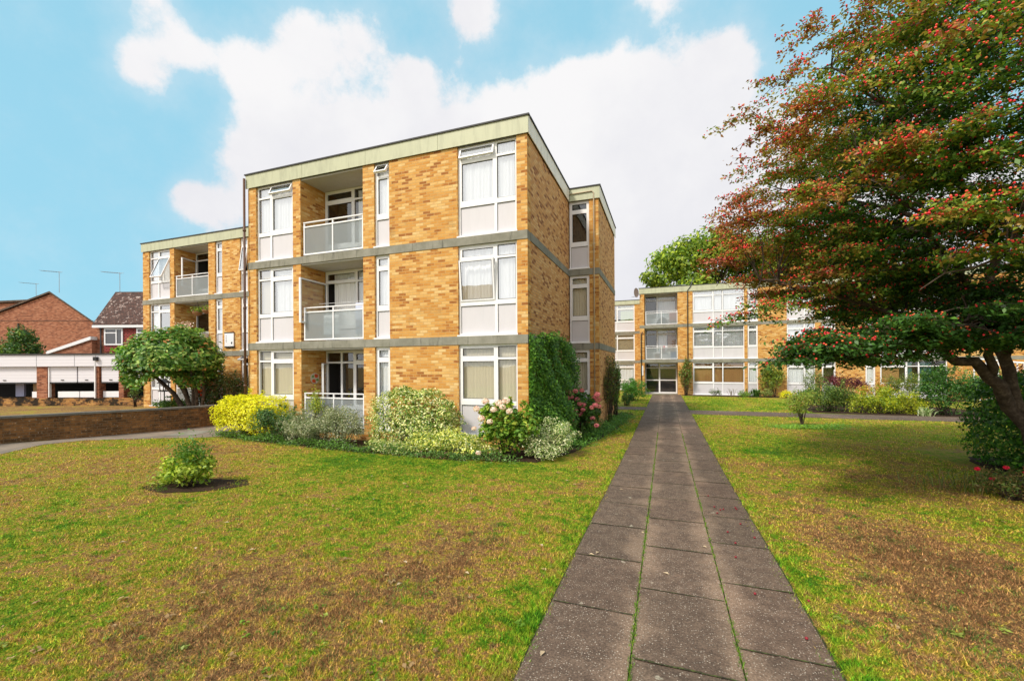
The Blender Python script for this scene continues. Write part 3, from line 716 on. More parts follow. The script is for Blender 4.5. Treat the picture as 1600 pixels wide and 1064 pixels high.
def railing(parent, x0, x1, z0, Y, nmid, h=.98):
    m = MB(); z0 += .03; zr = z0+h-.10; xm = [x0+(x1-x0)*q/(nmid+1) for q in range(1, nmid+1)]
    for xx in [x0+.02]+xm+[x1-.02]: m.box(xx-.02, xx+.02, Y-.02, Y+.02, z0, z0+h)
    m.box(x0, x1, Y-.026, Y+.026, z0, z0+.045); m.box(x0, x1, Y-.026, Y+.026, zr-.04, zr); m.box(x0, x1, Y-.03, Y+.03, z0+h, z0+h+.03)
    r = m.build('railing', M_WHITE, parent); e = [x0+.04]+[q for xx in xm for q in (xx-.02, xx+.02)]+[x1-.04]
    for a, b in zip(e[::2], e[1::2]):
        g_ = MB(); g_.box(a, b, Y-.004, Y+.004, z0+.045, zr-.04); g_.build('glass_panel', M_FROST, r)
    return r

def facade(parent, D, segs, zf, ztop, data, bd, base=-.3, th=.28):
    """segs: list (kind, x0, x1, fracs); zf: floor levels; ztop: underside of the fascia; data[(storey, seg)] window options; bd: balcony depth"""
    tops = [zf[1]-.22, zf[2]-.22, ztop]
    for s in range(3):
        z0, z1 = zf[s], tops[s]
        for i, sg in enumerate(segs):
            kind, a, b = sg[:3]
            if kind == 'B': MB().box(a, b, D, D+th, z0 if s else base, z1).build('brick_wall', M_BRICK, parent)
            elif kind == 'W':
                kw = dict(data.get((s, i), {}))
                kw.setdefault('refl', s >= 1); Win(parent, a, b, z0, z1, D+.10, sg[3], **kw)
                if s == 0: MB().box(a, b, D, D+th, base, z0-.006).build('plinth', M_BRICK, parent)
            elif kind == 'O':
                kw = dict(data.get((s, i), {})); entr = kw.pop('entrance', False); rail = kw.pop('rail', 1); fr = kw.pop('fr', (1, 1.6))
                # back wall is a glazed screen, brick returns are the neighbours' depth
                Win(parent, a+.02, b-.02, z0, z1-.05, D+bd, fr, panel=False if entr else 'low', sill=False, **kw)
                if entr: MB().box(a+.08, b-.08, D+bd-.045, D+bd-.01, z0+.98, z0+1.06).build('door_rail', M_WHITE, parent)
                for q0 in (a-.28, b): MB().box(q0, q0+.28, D+th+.002, D+bd+.3, z0 if s else base, z1).build('balcony_side_wall', M_BRICK, parent)
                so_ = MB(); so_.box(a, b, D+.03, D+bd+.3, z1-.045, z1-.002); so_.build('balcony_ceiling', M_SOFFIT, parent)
                fl = MB(); fl.box(a+.001, b-.001, D+.001, D+bd+.3, z0-.12, z0+.004); fl.build('balcony_floor', M_CONC, parent)
                if rail and not entr: railing(parent, a+.10, b-.01, z0, D+.04, rail)
                if s == 0 and not entr: MB().box(a, b, D, D+th, base, z0-.13).build('plinth', M_BRICK, parent)

def fascia(parent, xa, xb, Y, z0, z1, joints=2.35, m=None):
    f = MB(); x = xa; 
    while x < xb-.01:
        e = min(x+joints, xb) if xb-x > joints*1.3 else xb
        f.box(x+.004, e-.004, Y-.02, Y, z0, z1-.04); x = e
    f.build('fascia', m or M_FASCIA, parent)
    t_ = MB(); t_.box(xa-.03, xb+.03, Y-.05, Y+.05, z1-.038, z1); t_.build('roof_edge', M_DARKTRIM, parent)

def bands(parent, x0, x1, Y, zf, step=3.1):
    for s in (1, 2):
        m = MB(); x = x0
        while x < x1-.01:
            e = min(x+step, x1) if x1-x > step*1.3 else x1
            m.box(x+.003, e-.003, Y-.018, Y+.26, zf[s]-.22, zf[s]-.001); x = e
        m.build('floor_band', M_CONC, parent)

# ---- main block
ZF = [.20, 2.80, 5.40]; ZT = 7.79; ZR = 8.25
blk = thing('apartment_block', (-7.9, 14, g(-7.9, 14)), 'three-storey yellow brick block of flats standing nearest, beside the long slab path', 'building', 'brick blocks of flats round the lawn')
D = 10.09; XL, XC, XJ, YJ, YE = -12.70, -3.206, -2.144, 14.85, 19.75
segs = [('B', XL, -12.36), ('W', -12.36, -10.82, (1, 1.75)), ('B', -10.82, -10.51), ('O', -10.51, -8.18), ('B', -8.18, -7.79), ('W', -7.79, -7.28, (1,)),
        ('B', -7.28, -5.14), ('W', -5.14, -3.49, (1.9, 1)), ('B', -3.49, XC)]
data = {(0, 1): dict(curtains=('cream',)), (1, 1): dict(curtains=(('cream', 0, .32), ('white', .45, 1))), (2, 1): dict(curtains=('white',), opens=((1, 'top', R(24), 'top'),)),
        (0, 3): dict(curtains=(), rail=1, fr=(1.15, 1, 2.2), opens=((0, 'main', R(62), 'left'),)), (1, 3): dict(curtains=(('white', .1, .95),), fr=(1.5, 1.25), opens=((0, 'main', R(88), 'left'),)), (2, 3): dict(curtains=(('white', .55, 1),), fr=(1.3, 1.3)),
        (0, 5): dict(curtains=('white',)), (1, 5): dict(curtains=('white',)), (2, 5): dict(curtains=('white',), opens=((0, 'top', R(32), 'top'),)),
        (0, 7): dict(curtains=('cream',)), (1, 7): dict(curtains=('white',), opens=((0, 'main', R(6), 'bot'),)), (2, 7): dict(curtains=('white',), opens=((0, 'top', R(17), 'top'),))}
facade(blk, D, segs, ZF, ZT, data, 1.03)
bands(blk, XL-.015, XC+.003, D, ZF)
# right-hand return wall, jog, and rear return
for s in range(3):
    z0 = ZF[s] if s else -.35; z1 = [ZF[1]-.22, ZF[2]-.22, ZT][s]
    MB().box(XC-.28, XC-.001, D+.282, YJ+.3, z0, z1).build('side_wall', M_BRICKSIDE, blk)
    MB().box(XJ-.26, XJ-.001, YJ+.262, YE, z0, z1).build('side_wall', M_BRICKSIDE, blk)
for s in range(3):
    z0 = ZF[s] if s else -.35; z1 = [ZF[1]-.22, ZF[2]-.22, ZT][s]
    MB().box(-2.47, XJ, YJ, YJ+.26, z0, z1).build('brick_wall', M_BRICK, blk)
    if s == 0: MB().box(-3.17, -2.47, YJ, YJ+.26, z0, ZF[0]-.006).build('plinth', M_BRICK, blk)
    Win(blk, -3.17, -2.47, ZF[s], z1, YJ+.09, (1,), curtains=(('cream',), ('cream',), ())[s])
for s in (1, 2):
    bs = MB()
    bs.box(XC-.26, XC+.018, D+.262, YJ-.02, ZF[s]-.22, ZF[s]-.001)
    bs.box(XC-.2, XJ+.018, YJ-.018, YJ+.26, ZF[s]-.218, ZF[s]-.002)
    bs.box(XJ-.26, XJ+.018, YJ+.262, YE+.02, ZF[s]-.22, ZF[s]-.001)
    bs.build('floor_band', M_CONC, blk)
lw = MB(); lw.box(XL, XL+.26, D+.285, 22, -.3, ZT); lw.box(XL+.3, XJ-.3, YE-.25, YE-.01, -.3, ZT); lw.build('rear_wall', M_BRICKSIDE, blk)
rf = MB(); rf.prism([(XL+.01, D+.012), (XC-.01, D+.012), (XC-.01, YJ+.012), (XJ-.01, YJ+.012), (XJ-.01, YE-.01), (XL+.01, YE-.01)], ZT+.002, ZR-.06); rf.build('roof', M_FELT, blk)
fascia(blk, XL-.05, XC+.05, D-.03, ZT, ZR)
ff = MB(); ff.box(XC+.03, XC+.05, D-.03, YJ-.06, ZT, ZR-.04); ff.box(XJ+.03, XJ+.05, YJ-.03, YE, ZT, ZR-.04); ff.build('side_fascia', M_FASCIAW, blk)
re_ = MB(); re_.box(XC+.0, XC+.08, D+.06, YJ-.05, ZR-.038, ZR); re_.box(XJ+.0, XJ+.08, YJ+.05, YE, ZR-.038, ZR); re_.build('roof_edge', M_DARKTRIM, blk)
fascia(blk, XC+.052, XJ+.05, YJ-.03, ZT, ZR)
pp = MB(); pp.tube([(XL-.05, D-.10, .1), (XL-.05, D-.10, 8.1)], .036, 10)
for z in (1.4, 3.9, 6.4): pp.tube([(XL-.05, D-.10, z), (XL-.05, D-.10, z+.07)], .05, 10)
pp.build('downpipe', M_PIPE, blk, True)
pp = MB(); pp.tube([(XC+.06, YJ-.08, 8.03), (-2.36, YJ-.08, 8.05), (-2.30, YJ-.06, 7.98), (-2.30, YJ-.05, .0)], .02, 8)
for z in (1.5, 3.4, 4.6, 6.2): pp.box(-2.335, -2.265, YJ-.075, YJ-.019, z, z+.04)
pp.build('downpipe', M_PIPEC, blk, True)

# round plaque on the ground balcony wall
pl = thing('wall_plaque', (-10.49, 10.57, 1.66), 'round orange and green decorative plate hung in the ground-floor balcony', 'plaque')
m = MB(); k = 24; cx, cy, cz = -10.50, 10.60, 1.66
m.extrude([(cx, cy+.17*math.cos(2*math.pi*i/k), cz+.17*math.sin(2*math.pi*i/k)) for i in range(k)], (.02, 0, 0), (.55, .50, .40)); m.build('plate', M_VC, pl)
for (sy, sz, rr, c_) in ((.05, .075, .075, (.55, .07, .015)), (-.05, -.08, .075, (.55, .08, .015)), (-.09, .06, .05, (.16, .30, .07)), (.09, -.05, .05, (.16, .30, .07)), (0, .12, .03, (.62, .12, .03)), (0, -.13, .025, (.6, .14, .03))):
    m = MB(); m.extrude([(cx+.021, cy+sy+rr*math.cos(2*math.pi*i/12), cz+sz+rr*.8*math.sin(2*math.pi*i/12)) for i in range(12)], (.006, 0, 0), c_); m.build('painted_segment', M_VC, pl)

# washing seen through the middle balcony's glass
cl = thing('hanging_washing', (-8.7, 10.55, 3.0), 'white and dark washing hung behind the middle balcony rail', 'washing')
m = MB(); m.box(-9.95, -9.35, 10.42, 10.45, 3.02, 3.62, (.8, .8, .82)); m.build('towel', M_VC, cl)
m = MB(); m.box(-8.8, -8.45, 10.50, 10.53, 3.0, 3.95, (.55, .6, .75)); m.build('shirt', M_VC, cl)
m = MB(); m.box(-8.42, -8.25, 10.5, 10.53, 3.0, 3.5, (.6, .12, .1)); m.build('cloth', M_VC, cl)
m = MB(); m.tube([(-10.2, 10.5, 3.99), (-8.2, 10.5, 3.99)], .006, 5); m.build('line', M_WHITE, cl)

# ---- left block
ZF2 = [.17, 2.77, 5.37]; ZT2 = 7.76; ZR2 = 8.20; D2 = 13.66; XL2 = -24.37
lb = thing('apartment_block', (-18.5, 17, g(-18.5, 17)), 'set-back block of flats behind the clipped round tree, hanging baskets on one balcony', 'building', 'brick blocks of flats round the lawn')
segs = [('B', XL2, -23.9), ('W', -23.9, -22.37, (1, 1.5)), ('B', -22.37, -22.06), ('O', -22.06, -19.72), ('B', -19.72, -19.3), ('W', -19.3, -18.83, (1,)), ('B', -18.83, -17.72), ('W', -17.72, -17.25, (1,)), ('B', -17.25, -12.72)]
data = {(2, 1): dict(curtains=(('white', .0, .9),), opens=((1, 'main', R(22), 'top'),)), (1, 1): dict(curtains=(('white', 0, .4),)), (0, 1): dict(curtains=('white',)),
        (2, 3): dict(curtains=(('white', .45, 1),), fr=(1, 1.4), opens=((0, 'main', R(75), 'left'),)), (1, 3): dict(curtains=(), fr=(1, 1.4), rail=0), (0, 3): dict(curtains=('cream',), rail=1),
        (2, 5): dict(curtains=(('cream', .5, 1),)), (1, 5): dict(curtains=('white',)), (0, 5): dict(curtains=('white',)),
        (2, 7): dict(curtains=(), opens=((0, 'main', R(8), 'top'),)), (1, 7): dict(curtains=('white',)), (0, 7): dict(curtains=(), opens=((0, 'top', R(62), 'top'),))}
facade(lb, D2, segs, ZF2, ZT2, data, 1.03)
bands(lb, XL2-.015, -12.73, D2, ZF2)
fascia(lb, XL2-.05, -12.76, D2-.03, ZT2, ZR2)
m = MB(); m.box(XL2, XL2+.26, D2+.285, 20, -.3, ZT2); m.box(XL2+.3, -12.75, 19.7, 19.9, -.3, ZT2); m.build('side_wall', M_BRICKSIDE, lb)
m = MB(); m.box(XL2+.01, -12.76, D2+.012, 20, ZT2+.002, ZR2-.06); m.build('roof', M_FELT, lb)
m = MB(); m.box(-22.02, -19.76, D2-.28, D2+.03, 2.80+.55, 2.80+.78, (.62, .60, .58)); m.box(-22.02, -19.76, D2+.03, D2+.10, 2.80, 2.80+.9, (.42, .41, .40)); m.build('balcony_front', M_VC, lb)

# writing on the noticeboard cannot be read in the photograph: marks only
sg = thing('notice_sign', (-18.3, 13.6, 3.0), 'white notice board with black edges fixed on the brick of the set-back block', 'sign')
m = MB(); m.box(-18.62, -18.06, 13.60, 13.635, 2.98, 3.56); m.build('board', M_WHITE, sg)
m = MB(); m.box(-18.63, -18.05, 13.592, 13.638, 3.562, 3.61); m.box(-18.63, -18.05, 13.592, 13.638, 2.93, 2.978); m.build('edge_strip', M_BLACK, sg)
m = MB()
for z in (3.42, 3.34, 3.26, 3.18): m.box(-18.54, -18.49, 13.594, 13.599, z, z+.03)
m.box(-18.21, -18.14, 13.594, 13.599, 3.08, 3.17); m.build('marks', M_BLACK, sg)

# ---- far block across the lawn
ZF3 = [-.14, 2.46, 5.06]; ZT3 = 7.45; ZR3 = 7.90; D3 = 33.83
rb = thing('apartment_block', (8, 38, g(8, 38)), 'far block of flats with the entrance where the slab path ends', 'building', 'brick blocks of flats round the lawn')
segs = [('B', -1.82, -1.49), ('O', -1.49, .87), ('B', .87, 1.9), ('W', 1.9, 5.26, (2.2, 1, 2.2)), ('B', 5.26, 5.46), ('W', 5.46, 6.10, (1,)), ('B', 6.10, 7.84), ('W', 7.84, 9.49, (1.9, 1)), ('B', 9.49, 9.85),
        ('W', 9.85, 10.64, (1,)), ('B', 10.64, 12.24), ('W', 12.24, 12.78, (1,)), ('B', 12.78, 13.01), ('W', 13.01, 16.4, (2.2, 1, 2.2)), ('B', 16.4, 24.5)]
data = {(0, 1): dict(entrance=True, curtains=(), fr=(1, 1.3)), (1, 1): dict(curtains=(('white', .4, .7), ('brown', .72, 1)), fr=(1, 1.7)), (2, 1): dict(curtains=(('white', .4, 1),), fr=(1, 1.7)),
        (0, 3): dict(curtains=('brown',)), (1, 3): dict(curtains=('white',)), (2, 3): dict(curtains=('white',)),
        (0, 5): dict(curtains=('white',)), (1, 5): dict(curtains=('white',)), (2, 5): dict(curtains=('white',)),
        (0, 7): dict(curtains=('white',)), (1, 7): dict(curtains=('white',)), (2, 7): dict(curtains=('white',)),
        (0, 9): dict(curtains=()), (1, 9): dict(curtains=('white',)), (2, 9): dict(curtains=('white',)),
        (0, 11): dict(curtains=('white',)), (1, 11): dict(curtains=('white',)), (2, 11): dict(curtains=('white',)),
        (0, 13): dict(curtains=(('brown', 0, .3), ('teal', .42, .5), ('teal', .62, .8))), (1, 13): dict(curtains=(('brown', 0, .8),)), (2, 13): dict(curtains=('white',))}
facade(rb, D3, segs, ZF3, ZT3, data, 1.1, base=-.6)
bands(rb, -1.835, 24.5, D3, ZF3)
fascia(rb, -1.87, 24.5, D3-.03, ZT3, ZR3, 3.0)
m = MB(); m.box(-1.82, -1.56, D3+.285, 44, -.6, ZT3); m.box(24.2, 24.5, D3+.285, 44, -.6, ZT3); m.box(-1.5, 24.2, 43.8, 44, -.6, ZT3); m.build('side_wall', M_BRICK, rb)
m = MB(); m.box(-1.81, 24.5, D3+.012, 44, ZT3+.002, ZR3-.06); m.build('roof', M_FELT, rb)
m = MB(); m.extrude([(-1.2, 35.0, ZR3-.05), (1.6, 35.0, ZR3-.05), (1.5, 35.3, ZR3+.32), (-.9, 35.3, ZR3+.22)], (0, 5, 0)); m.build('roof_ridge', M_FELT, rb)
m = MB(); m.tube([(1.56, D3-.06, .2), (1.56, D3-.06, 7.5), (1.75, D3-.08, 7.75), (1.95, D3-.1, 8.4)], .035, 8); m.build('downpipe', M_PIPED, rb, True)
m = MB(); m.tube([(-1.72, D3-.08, -.2), (-1.72, D3-.08, 4.4), (-1.6, D3-.09, 4.55)], .035, 8); m.build('downpipe', M_PIPED, rb, True)
m = MB(); m.box(-1.5, .88, D3-.02, D3+1.0, -.40, -.15); m.build('doorstep', M_CONC, rb)
m = MB(); m.box(-1.75, -1.58, D3-.03, D3-.002, 1.25, 2.0); m.build('entrance_plate', M_WHITE, rb)
# lower-set wing left of it
D4 = 39.2
wb = thing('apartment_block', (-6, 42, g(-6, 42)), 'wing of flats seen only as a narrow strip just left of the satellite dish', 'building', 'brick blocks of flats round the lawn')
segs = [('B', -9.0, -5.0), ('W', -5.0, -2.55, (1, 1.7)), ('B', -2.55, -1.9)]
data = {(0, 1): dict(curtains=('white',)), (1, 1): dict(curtains=('cream',)), (2, 1): dict(curtains=(('green', .5, 1),))}
facade(wb, D4, segs, ZF3, ZT3, data, 1)
bands(wb, -9, -1.9, D4, ZF3); fascia(wb, -9, -1.9, D4-.03, ZT3, ZR3-.06)
m = MB(); m.box(-9, -1.9, D4+.012, 46, ZT3+.002, ZR3-.1); m.build('roof', M_FELT, wb)
m = MB(); m.box(-9, -8.75, D4+.285, 46, -.5, ZT3); m.box(-8.7, -2, 45.8, 46, -.5, ZT3); m.build('side_wall', M_BRICKSIDE, wb)

# satellite dish
t = thing('satellite_dish', (-1.75, 33.75, 7.0), 'small brown satellite dish on the top corner of the far block', 'satellite dish')
m = MB(); k = 18; prof = [(.0, 0), (.2, .02), (.36, .09)]; vs_ = []
for r_, dz_ in prof:
    for j in range(k): vs_.append((-2.03-.45*r_*math.sin(2*math.pi*j/k), 33.45-dz_-.9*r_*math.sin(2*math.pi*j/k)*.8, 7.5+r_*math.cos(2*math.pi*j/k)))
m._add(vs_, [(i*k+j, i*k+(j+1) % k, (i+1)*k+(j+1) % k, (i+1)*k+j) for i in range(2) for j in range(k)], (.30, .22, .20)); m.build('dish', M_VC, t, True)
m = MB(); m.tube([(-2.03, 33.5, 7.5), (-1.75, 33.75, 7.35), (-1.75, 33.85, 7.3)], .025, 6); m.tube([(-2.03, 33.4, 7.2), (-2.35, 33.0, 7.15)], .015, 6); m.build('arm', M_GREYM, t)

# things on the far balconies
t = thing('clothes_airer', (-.1, 34.3, ZF3[1]), 'folding airer with dark clothes on the middle balcony above the entrance', 'clothes airer')
m = MB()
for x in (-.35, .15): m.tube([(x, 34.2, ZF3[1]+.01), (x, 34.5, ZF3[1]+1.0)], .012, 5); m.tube([(x, 34.5, ZF3[1]+.01), (x, 34.2, ZF3[1]+1.0)], .012, 5)
m.tube([(-.35, 34.2, ZF3[1]+1), (.15, 34.2, ZF3[1]+1)], .012, 5); m.build('frame', M_WHITE, t)
for x, c_ in ((-.33, (.05, .05, .06)), (-.15, (.35, .05, .06)), (.0, (.6, .6, .62))): m = MB(); m.box(x, x+.14, 34.17, 34.20, ZF3[1]+.45, ZF3[1]+1.02, c_); m.build('garment', M_VC, t)
t = thing('storage_box', (.55, 34.3, ZF3[1]), 'blue plastic box on the middle balcony above the entrance', 'box')
m = MB(); m.box(.38, .78, 34.15, 34.5, ZF3[1]+.005, ZF3[1]+.55, (.04, .16, .42)); m.build('tub', M_VC, t); m = MB(); m.box(.36, .80, 34.13, 34.52, ZF3[1]+.551, ZF3[1]+.59, (.06, .22, .5)); m.build('lid', M_VC, t)
t = thing('storage_box', (-.7, 34.3, ZF3[1]), 'brown box in the middle of the balcony above the entrance', 'box')
m = MB(); m.box(-.75, -.40, 34.3, 34.7, ZF3[1]+.005, ZF3[1]+.45, (.45, .22, .12)); m.build('carton', M_VC, t)
m = MB(); m.box(-.76, -.39, 34.28, 34.49, ZF3[1]+.451, ZF3[1]+.47, (.5, .27, .15)); m.build('flap', M_VC, t)
t = thing('folded_cover', (0, 34.3, ZF3[2]), 'dark blue covered bundle on the top balcony above the entrance', 'bundle')
m = MB(); m.lathe([(.42, ZF3[2]+.005), (.4, ZF3[2]+.25), (.28, ZF3[2]+.5), (.1, ZF3[2]+.62)], -.2, 34.4, 12, (.05, .08, .11)); m.build('cover', M_VC, t, True)
m = MB(); m.box(.3, .82, 34.45, 34.5, ZF3[2]+.005, ZF3[2]+.95, (.35, .07, .05)); tag(m.build('board', M_VC), 'red-brown board leaning at the right end of the top balcony above the entrance', 'board')
t = thing('side_table', (-1.1, 34.2, ZF3[2]), 'small white table behind the glass of the top balcony above the entrance', 'table')
m = MB(); m.box(-1.3, -.85, 34.0, 34.3, ZF3[2]+.38, ZF3[2]+.42); m.build('table_top', M_WHITE, t)
for x in (-1.28, -.90):
    for y in (34.02, 34.26): m = MB(); m.box(x, x+.03, y, y+.03, ZF3[2]+.005, ZF3[2]+.379); m.build('leg', M_WHITE, t)

# white slatted rail of the outside steps at the right end
t = thing('stair_railing', (18.6, 32.8, g(18.6, 32.8)), 'white slatted railing sloping down to the right, seen under the fruiting tree', 'railing')
MB().tube([(17.0, 32.6, 2.3), (19.0, 31.4, 1.95)], .05, 6).build('rail', M_WHITE, t); MB().tube([(17.0, 32.6, .5), (19.0, 31.4, .1)], .04, 6).build('rail', M_WHITE, t)
for i in range(11):
    f_ = i/10; x = 17.0+2*f_; y = 32.6-1.2*f_; m = MB(); m.box(x-.03, x+.03, y-.02, y+.02, g(x, y)-.02, 2.3-.35*f_); m.build('slat', M_WHITE, t)

# ================================================================== LEFT SIDE: boundary wall, garages, houses
def ribbon(pts, w0, z0, z1, m, parent, name):
    mb = MB(); P = [Vector((x, y, 0)) for x, y in pts]; L = []; Rr = []
    for i, p in enumerate(P):
        d = (P[min(i+1, len(P)-1)]-P[max(i-1, 0)]).normalized(); n = Vector((-d.y, d.x, 0)); L.append(p+n*w0/2); Rr.append(p-n*w0/2)
    for i in range(len(P)-1):
        za, zb = z0(i), z0(i+1); ya, yb = z1(i), z1(i+1)
        q = [L[i], Rr[i], Rr[i+1], L[i+1]]; bz = [za, za, zb, zb]; tz = [ya, ya, yb, yb]
        v = [(a.x, a.y, z) for a, z in zip(q, bz)]+[(a.x, a.y, z) for a, z in zip(q, tz)]
        mb._add(v, [(3,2,1,0),(4,5,6,7),(0,1,5,4),(1,2,6,5),(2,3,7,6),(3,0,4,7)])
    return mb.build(name, m, parent)
wp = [(-17.1, -3), (-16.9, 2), (-16.75, 4.5), (-16.55, 6.0), (-16.2, 7.0), (-15.85, 8.0), (-15.5, 9.2), (-15.3, 10.2), (-15.27, 11.3), (-15.3, 13.4)]
top = lambda i: .80-.017*max(0, wp[i][1]-4)
bw_ = thing('boundary_wall', (-16, 6, 0), 'low old brick garden wall with dark coping beside the drive on the left', 'wall')
ribbon(wp, .23, lambda i: -.2, lambda i: top(i)-.06, M_OLDWALL, bw_, 'brickwork')
ribbon(wp, .29, lambda i: top(i)-.058, lambda i: top(i), M_COPING, bw_, 'coping')

# garages: one row, frame along the picture-parallel direction
ex = Vector((math.cos(YAW), math.sin(YAW), 0)); ey = Vector((-math.sin(YAW), math.cos(YAW), 0)); GO = Vector((-32.38, 11.71, 0))
def gp(u, v, z): q = GO+ex*u+ey*v; return (q.x, q.y, z)
class GB(MB):
    def b(s, u0, u1, v0, v1, z0, z1, col=(1, 1, 1)):
        vs_ = [gp(u, v, z) for u in (u0, u1) for v in (v0, v1) for z in (z0, z1)]
        return s._add(vs_, [(0,1,3,2),(4,6,7,5),(0,4,5,1),(2,3,7,6),(0,2,6,4),(1,5,7,3)], col)
ga = thing('garage_row', gp(3, 2, .1), 'single-storey row of garages with white boarded fronts behind the low wall', 'garage')
m = GB(); m.b(-9, 7.6, -.10, -.02, 2.14, 2.73); m.build('fascia', M_CLAD, ga)
for u in (-5.3, -1.55, 2.0, 3.96, 5.05, 6.2):
    GB().b(u, u+.018, -.106, -.101, 2.14, 2.73).build('seam', M_GREYM, ga)
for u in (-3.3, .2, 3.2, 4.45, 5.7):
    GB().b(u-.07, u+.07, .02, .045, 1.42, 1.46).build('handle', M_BLACK, ga)
GB().b(5.05, 5.22, -.24, -.11, 2.42, 2.62).build('lamp_housing', M_BLACK, ga)
m = GB(); m.b(-9, 7.7, -.16, 6, 2.74, 2.80); m.build('roof', M_DARKTRIM, ga)
for u0, u1 in ((-5.6, -5.1), (1.93, 2.48), (5.0, 5.15), (6.17, 6.42)): GB().b(u0, u1, -.02, .35, -.1, 2.139).build('pier', M_REDBRICK, ga)
m = GB(); m.b(-9, 7.6, .55, .7, -.1, .56); m.b(-9, 7.6, -.05, .0, -.1, .50); m.build('dwarf_wall', M_LOWBRICK, ga)
m = GB(); m.b(-9, 7.6, 3.5, 3.6, -.1, 2.7); m.b(7.5, 7.6, .1, 3.5, -.1, 2.7); m.build('back_wall', M_ROOMSHADE, ga)
for u0, u1 in ((-5.0, -1.6), (-1.5, 1.9), (2.5, 3.95), (3.98, 4.95), (5.2, 6.16), (6.43, 7.6)):
    m = GB(); m.b(u0+.02, u1-.02, .05, .10, 1.33, 2.13); d_ = m.build('door_panel', M_CLAD, ga)
    m = GB(); m.b(u0+.02, u1-.02, .03, .12, 1.26, 1.325); m.build('bottom_rail', M_DARKTRIM, d_)
for u0, u1 in ((1.5, 1.9), (2.85, 3.95), (4.0, 4.9), (5.2, 6.16)):
    m = GB(); m.b(u0, u1, .15, .2, .53, .84); m.build('lower_board', M_WHITE, ga)
for u0, u1, c_ in ((-.35, .1, (.45, .45, .62)), (.6, 1.35, (.55, .36, .18))):
    m = GB(); m.b(u0, u1, 1.0, 1.1, .3, 1.25, c_); m.build('back_board', M_VC, ga)
m = GB(); m.b(2.5, 2.55, .0, .12, .55, 2.1); m.b(4.98, 5.03, -.1, -.04, .5, 2.4); m.build('post', M_WHITE, ga)
# outside ground-floor car
cr = thing('parked_car', gp(7.2, 1.6, .1), 'dark car half hidden under the right-hand end of the garage row', 'car')
def carpoly(v0, v1, prof, mm, nm, col):
    m = MB(); p = [gp(u, v0, z) for u, z in prof]; d = ey*(v1-v0); m.extrude(p, d, col); return m.build(nm, mm, cr)
M_CAR = mat('dark_car_paint', (.015, .02, .03), .15, .6)
carpoly(.75, 2.45, [(6.5, .42), (7.75, .42), (7.75, .95), (7.4, 1.0), (6.5, 1.0)], M_CAR, 'body', (1, 1, 1))
carpoly(.85, 2.35, [(6.6, 1.001), (7.4, 1.001), (7.15, 1.32), (6.75, 1.32)], M_GLASS, 'cabin_glass', (1, 1, 1))
for v in (.8, 2.2):
    for u in (6.75, 7.5):
        m = MB(); c0 = Vector(gp(u, v, .42)); m.tube([c0, c0+ey*.18], .30, 14); m.build('wheel', M_BLACK, cr)

# houses behind
def frame(o):
    O = Vector(o)
    return lambda u, v, z: tuple(O+ex*u+ey*v+Vector((0, 0, z)))
h1 = frame((-51.57, 21.8, 0)); SD = Vector((-.925, .38, 0))
t = thing('brick_house', h1(0, 4, 0), 'big plain red-brown brick gable end rising behind the garages', 'house', 'houses behind the garages')
m = MB(); m.extrude([h1(-9, 0, 0), h1(4.6, 0, 0), h1(4.6, 0, 5.55), h1(0, 0, 8.75), h1(-9, 0, 5.4)], SD*2.5); m.build('gable_wall', M_REDBRICK, t)
m = MB(); m.extrude([h1(0, -.15, 8.95), h1(0, -.15, 8.80), h1(4.95, -.15, 5.36), h1(4.95, -.15, 5.50)], SD*2.8); m.extrude([h1(0, -.15, 8.80), h1(0, -.15, 8.95), h1(-9.4, -.15, 5.45), h1(-9.4, -.15, 5.3)], SD*2.8); m.build('roof', M_ROOFD, t)
m = MB(); m.tube([h1(-2.9, -.06, 3), h1(-2.9, -.06, 6.1)], .05, 6); m.build('pipe', M_PIPED, t)
m = MB(); m.tube([h1(-4.6, -.03, 6.35), h1(4.0, -.03, 6.3)], .015, 4); m.build('cable', M_PIPED, t)
def aerial(o, label, k, s=1, flip=1):
    t = thing('tv_aerial', o, label, 'aerial', 'television aerials on the roofs'); o = Vector(o)
    m = MB(); m.tube([o, o+Vector((0, 0, 1.9*s))], .02, 5); m.build('mast', M_GREYM, t)
    m = MB(); a = o+Vector((0, 0, 1.85*s)); b = a-ex*1.7*s*flip+Vector((0, 0, .15*s)); m.tube([a+ex*.3*flip, b], .014, 5)
    for i in range(k): q = a.lerp(b, (i+.3)/k); m.tube([q-ey*.25*s, q+ey*.25*s], .009, 4); pass
    m.build('boom', M_GREYM, t)
aerial(h1(.3, .4, 8.9), 'thin television aerial on the peak of the big plain brick gable', 8)
h0 = frame((-62, 24, 0))
t = thing('brick_house', h0(0, 4, 0), 'brick house roof glimpsed at the far left edge behind the big gable', 'house', 'houses behind the garages')
m = MB(); m.extrude([h0(-6, 0, 0), h0(7, 0, 0), h0(7, 0, 6.3), h0(1.5, 0, 8.9), h0(-6, 0, 8.6)], ey*2); m.build('gable_wall', M_REDBRICK, t)
m = MB(); m.extrude([h0(1.5, -.2, 9.15), h0(1.5, -.2, 8.95), h0(7.3, -.2, 6.2), h0(7.3, -.2, 6.4)], SD*2.4); m.extrude([h0(-6.3, -.2, 8.65), h0(1.5, -.2, 8.95), h0(1.5, -.2, 9.15), h0(-6.3, -.2, 8.85)], SD*2.4); m.build('roof', M_ROOFD, t)
aerial(h0(.9, .5, 9.0), 'television aerial on the roof at the far left edge of the picture', 7, 1, 1)
